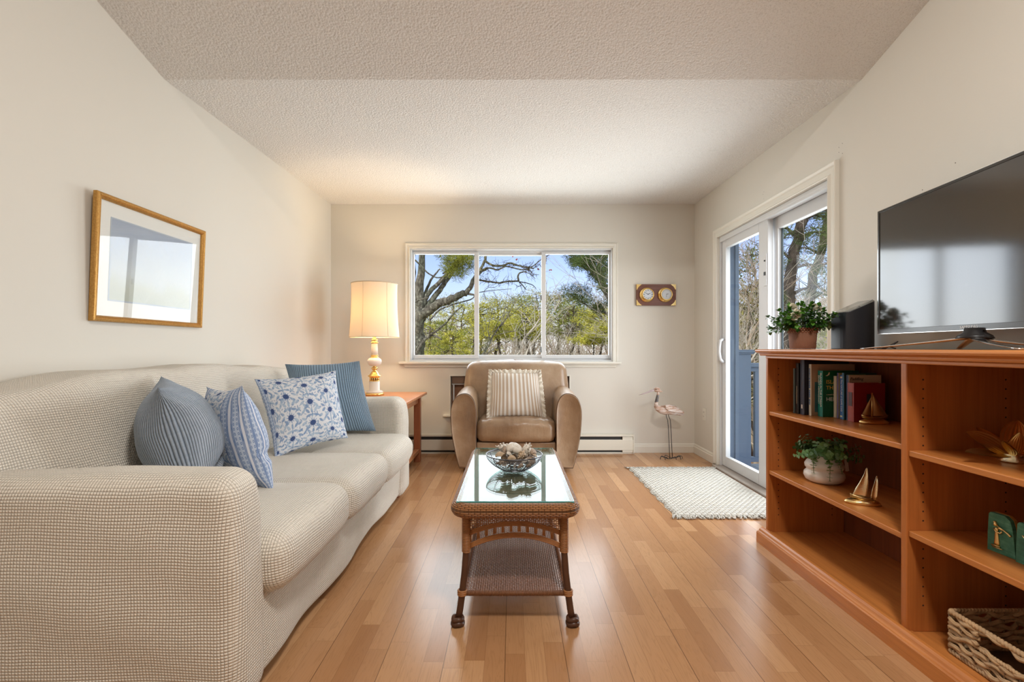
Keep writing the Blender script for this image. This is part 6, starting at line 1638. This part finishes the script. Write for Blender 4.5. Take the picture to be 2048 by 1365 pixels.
for (a, b) in ends:
    for k in range(7):
        p = at(a+rr.uniform(-8,8), b+rr.uniform(-2,2), Y); d = Vector((rr.uniform(-1,1), rr.uniform(-.5,.5), rr.uniform(-1,1.1)))
        q = limb(m, p, p+d*rr.uniform(.05,.17), .0035, .0015, rr, .25, 4, 4); limb(m, q[2], q[2]+Vector((rr.uniform(-1,1), 0, rr.uniform(-1,1)))*.07, .002, .001, rr, .2, 3, 3)
m.build('branches', MAT['bark_lichen'], t)
m = MB()
for (a, b) in [(1027,511),(1033,518),(1077,537),(1058,508),(1041,509),(1101,540)]:
    for k in range(3): leaf(m, at(a+rr.uniform(-1,1), b+rr.uniform(-1,1), Y), (rr.uniform(-1,1), rr.uniform(-.4,.4), rr.uniform(-1,0)), (0,1,0), .022, .009)
m.build('red_leaves', plain('dead_red_leaf', (.30,.05,.03), .7), t)
# pine on the right of the window
t = tree_root('leaning dark pine with dense needles at the right edge of the right window pane', at(1225, 600, 9.0), name='pine_tree')
m = MB(); Y = 9.0
poly(m, [(1255,680),(1236,625),(1222,600),(1208,580),(1195,556),(1183,540),(1170,522)], Y, .075, .03); poly(m, [(1230,600),(1216,582),(1205,562),(1202,545),(1196,525)], Y+.2, .05, .02)
b0 = at(1255, 680, Y); m.tube([(b0.x+.2, b0.y, GZ-.2), tuple(b0)], [.12, .078], 10)
poly(m, [(1183,541),(1172,538),(1165,532)], Y, .012, .006); poly(m, [(1190,560),(1205,552),(1220,555)], Y, .014, .008)
poly(m, [(1235,650),(1215,628),(1192,621),(1172,610),(1158,600),(1140,588)], Y+.4, .03, .012)
mf = MB(); rr = random.Random(62)
for (a, b) in [(1148,525),(1158,518),(1152,528),(1168,512),(1180,508),(1192,512),(1205,515),(1215,518),(1172,525),(1186,522),(1198,528),(1210,535),(1178,535),(1192,542),(1206,548),(1215,556),(1200,562),(1212,572),(1186,550),(1218,540),(1160,530),(1140,509),(1220,505),(1168,522),(1204,508)]:
    for k in range(2):
        c = at(a+rr.uniform(-5,5), b+rr.uniform(-4,4), Y+rr.uniform(-.5,.5)); tuft(mf, c, .13, 200, rr, .07, .0042, .7); limb(m, at(1195,548,Y), c, .010, .004, rr, .12, 4, 4)
for (a, b) in [(1136,592),(1145,582),(1155,590),(1165,582),(1148,598),(1160,598),(1172,592),(1178,600),(1130,580),(1168,606),(1150,575),(1172,578)]: c = at(a, b, Y+.4); tuft(mf, c, .12, 170, rr, .07, .0042, .6)
for (a, b) in [(1190,612),(1200,617),(1207,608),(1196,622)]: c = at(a, b, Y+.4); tuft(mf, c, .10, 190, rr, .09, .0042, .7)
m.build('trunk_and_branches', MAT['bark_grey'], t); mf.build('foliage', MAT['ndl_d'], t, smooth=False)
# ---------------------------------------------------------------- trees beyond the sliding door
def dsx(px, d): return Vector(((px-CX)*d/F, d, 0))
Y = 9.0
t = tree_root('thick dark pine trunk seen through the upper right door glass', at(1575, 700, Y), name='pine_tree')
m = MB(); W3 = lambda w: w*Y/F/2
q0 = at(1568, 760, Y); m.tube([(q0.x-.1, q0.y, GZ-.2), tuple(q0)], [.20, .15], 12)
poly(m, [(1568,760),(1573,680),(1577,600),(1583,540),(1592,490),(1603,440),(1612,380),(1616,300)], Y, W3(25), W3(15), sides=12)
rr = random.Random(63)
for (a, b, c_, d_) in [(1588,470,1555,450),(1590,480,1650,463),(1600,445,1660,425),(1605,430,1668,440),(1583,520,1548,500),(1582,540,1640,530),(1597,462,1565,478),(1580,590,1640,575),(1606,420,1668,400),(1603,455,1562,420),(1575,600,1545,590)]:
    q = poly(m, [(a, b), ((a+c_)/2, (b+d_)/2-5), (c_, d_)], Y, .035, .008)
    for k in range(10): limb(m, q[rr.randrange(3, len(q))], q[rr.randrange(3, len(q))]+Vector((rr.uniform(-.6,.6), rr.uniform(-.5,.5), rr.uniform(-.3,.4))), .008, .003, rr, .15, 4, 4)
m.build('trunk_and_branches', MAT['bark_dark'], t)
mf = MB()
for (a, b) in [(1552,470),(1560,452),(1548,490),(1566,470),(1640,458),(1650,470),(1655,440),(1660,400),(1550,505),(1562,520),(1640,500),(1655,490),(1630,478),(1556,540),(1630,545),(1620,590),(1645,570),(1555,600),(1600,470),(1615,485)]:
    for k in range(2): tuft(mf, at(a+rr.uniform(-8,8), b+rr.uniform(-8,8), Y+rr.uniform(-.6,.6)), .15, 150, rr, .07, .0042, .5)
mf.build('foliage', MAT['ndl_d'], t, smooth=False)
t = tree_root('second slimmer leaning pine trunk seen through the upper right door glass', at(1618, 680, 11), name='pine_tree')
Y = 11.0; m = MB(); q0 = at(1612, 760, Y); m.tube([(q0.x-.1, q0.y, GZ-.2), tuple(q0)], [.17, .13], 12)
poly(m, [(1612,760),(1616,660),(1622,600),(1627,550),(1636,525),(1645,495),(1653,450),(1658,400),(1660,340)], Y, W3(17)*1.2, W3(9)*1.2, sides=10)
for (a, b, c_, d_) in [(1640,510,1600,495),(1648,470,1690,450),(1654,440,1620,425),(1630,540,1680,520),(1622,600,1660,590)]:
    q = poly(m, [(a, b), ((a+c_)/2, (b+d_)/2-4), (c_, d_)], Y, .03, .008)
    for k in range(8): limb(m, q[rr.randrange(3, len(q))], q[rr.randrange(3, len(q))]+Vector((rr.uniform(-.6,.6), rr.uniform(-.5,.5), rr.uniform(-.3,.4))), .008, .003, rr, .15, 4, 4)
m.build('trunk_and_branches', MAT['bark_dark'], t); mf = MB()
for (a, b) in [(1600,500),(1665,455),(1625,430),(1662,520),(1655,585),(1640,430),(1660,395),(1610,520),(1650,540)]:
    for k in range(2): tuft(mf, at(a+rr.uniform(-8,8), b+rr.uniform(-6,6), Y+rr.uniform(-.5,.5)), .17, 150, rr, .08, .0048, .5)
mf.build('foliage', MAT['ndl_d'], t, smooth=False)
for i, (px, py, Y, w, mt_) in enumerate([(1490,560,14,1.3,'ndl_b'),(1520,640,20,1.6,'ndl_y'),(1565,590,18,1.7,'ndl_g'),(1600,620,22,2.0,'ndl_g'),(1650,630,12,1.0,'ndl_y'),(1660,600,24,2.2,'ndl_d'),(1500,480,17,1.6,'ndl_d')]):
    sd += 1; pine('%s pine seen through the sliding door glass, %s pine from the left' % (COLN[mt_], ORD[[0,2,3,4,5,6,1][i]]), wx(px, Y), Y, hz(py, Y), w, mt_, sd, cb=.3, n=50, nt=34)
for i, (px, py, Y, mt_) in enumerate([(1470,420,11,'twig_grey'),(1488,380,8.5,'twig_grey'),(1508,430,9.5,'twig_tan'),(1530,400,13,'twig_tan'),(1560,440,15,'twig_grey'),(1590,420,18,'twig_tan'),(1630,400,16,'twig_grey'),(1665,430,14,'twig_grey')]):
    sd += 1; bare('leafless %s tree seen through the sliding door glass, %s bare one from the left' % ({'twig_tan': 'tan', 'twig_grey': 'pale grey'}[mt_], ORD[i]), wx(px, Y), Y, hz(py, Y), 1.0, mt_, sd, depth=6 if i < 4 else 5)
# brushwood behind everything: twigs nobody could count
m = MB(); rr = random.Random(70)
for k in range(1300):
    px = rr.uniform(780, 1300) if k < 380 else rr.uniform(1440, 1720); Y = rr.uniform(30, 44) if k < 380 else rr.uniform(17, 30)
    zt_ = hz(rr.uniform(665, 708) if k < 380 else rr.uniform(600, 760), Y); p = Vector((wx(px, Y), Y, zt_-rr.uniform(1.2,2)))
    q = p+Vector((rr.uniform(-.9,.9), rr.uniform(-.5,.5), rr.uniform(1.0,2.0))); m.tube([p, p.lerp(q, .5)+Vector((rr.uniform(-.15,.15), 0, 0)), q], [.035, .025, .012], 3, cap=False)
    for z_ in range(4): a = p.lerp(q, rr.uniform(.3,1)); m.tube([a, a+Vector((rr.uniform(-.9,.9), rr.uniform(-.3,.3), rr.uniform(.0,.9)))], [.016, .007], 3, cap=False)
o = m.build('brushwood', MAT['twig_tan'], None); setp(o, 'thicket of bare tan twigs behind the pines outside', 'brushwood', kind='stuff')
# ---------------------------------------------------------------- houses
def house(label, x0, x1, y0, y1, ze, zr, wall, roofc, wins, chim=None):
    t = thing('house', label, 'house', ((x0+x1)/2, (y0+y1)/2, GZ)); m = MB(); m.box(x0, x1, y0, y1, GZ-1, ze); m.build('wall', plain('house_wall', wall, .8), t, smooth=False)
    ym = (y0+y1)/2; m = MB(); m.loft([[(x, y0-.4, ze-.1), (x, ym, zr), (x, y1+.4, ze-.1), (x, y1+.4, ze-.25), (x, y0-.4, ze-.25)] for x in (x0-.4, x1+.4)]); m.build('roof', plain('roof', roofc, .8), t, smooth=False)
    for (a, b, c, d) in wins:
        m = MB(); m.box(a, b, y0-.06, y0-.001, c, d); wn = m.build('window', plain('window_trim', (.8,.8,.8), .5), t, smooth=False)
        m = MB(); m.box(a+.1, b-.1, y0-.08, y0-.061, c+.1, d-.1); m.build('pane', plain('dark_window', (.05,.07,.09), .2), wn, smooth=False)
    if chim: m = MB(); m.box(*chim); m.build('chimney', plain('chimney', (.6,.58,.55), .8), t, smooth=False)
house('pale house with light roof and a small window, low in the left window pane', wx(888,50), wx(948,50), 50, 57, hz(703,50), hz(676,53), (.72,.70,.64), (.62,.63,.66), [(wx(889,50),wx(896,50),hz(702,50),hz(694,50)),(wx(906,50),wx(913,50),hz(709,50),hz(704,50)),(wx(925,50),wx(931,50),hz(709,50),hz(704,50))])
house('long white roofed house behind the trees of the middle window pane', wx(966,55), wx(1088,55), 55, 64, hz(706,55), hz(678,60), (.66,.62,.55), (.72,.71,.70), [(wx(1075,55),wx(1082,55),hz(711,55),hz(706,55))])
house('white roofed house with a chimney behind the trees of the right window pane', wx(1096,52), wx(1222,52), 52, 60, hz(704,52), hz(679,56), (.66,.62,.56), (.70,.69,.69), [(wx(1150,52),wx(1158,52),hz(710,52),hz(705,52))], (wx(1120,56), wx(1126,56), 55.5, 56.5, hz(682,56), hz(673,56)))
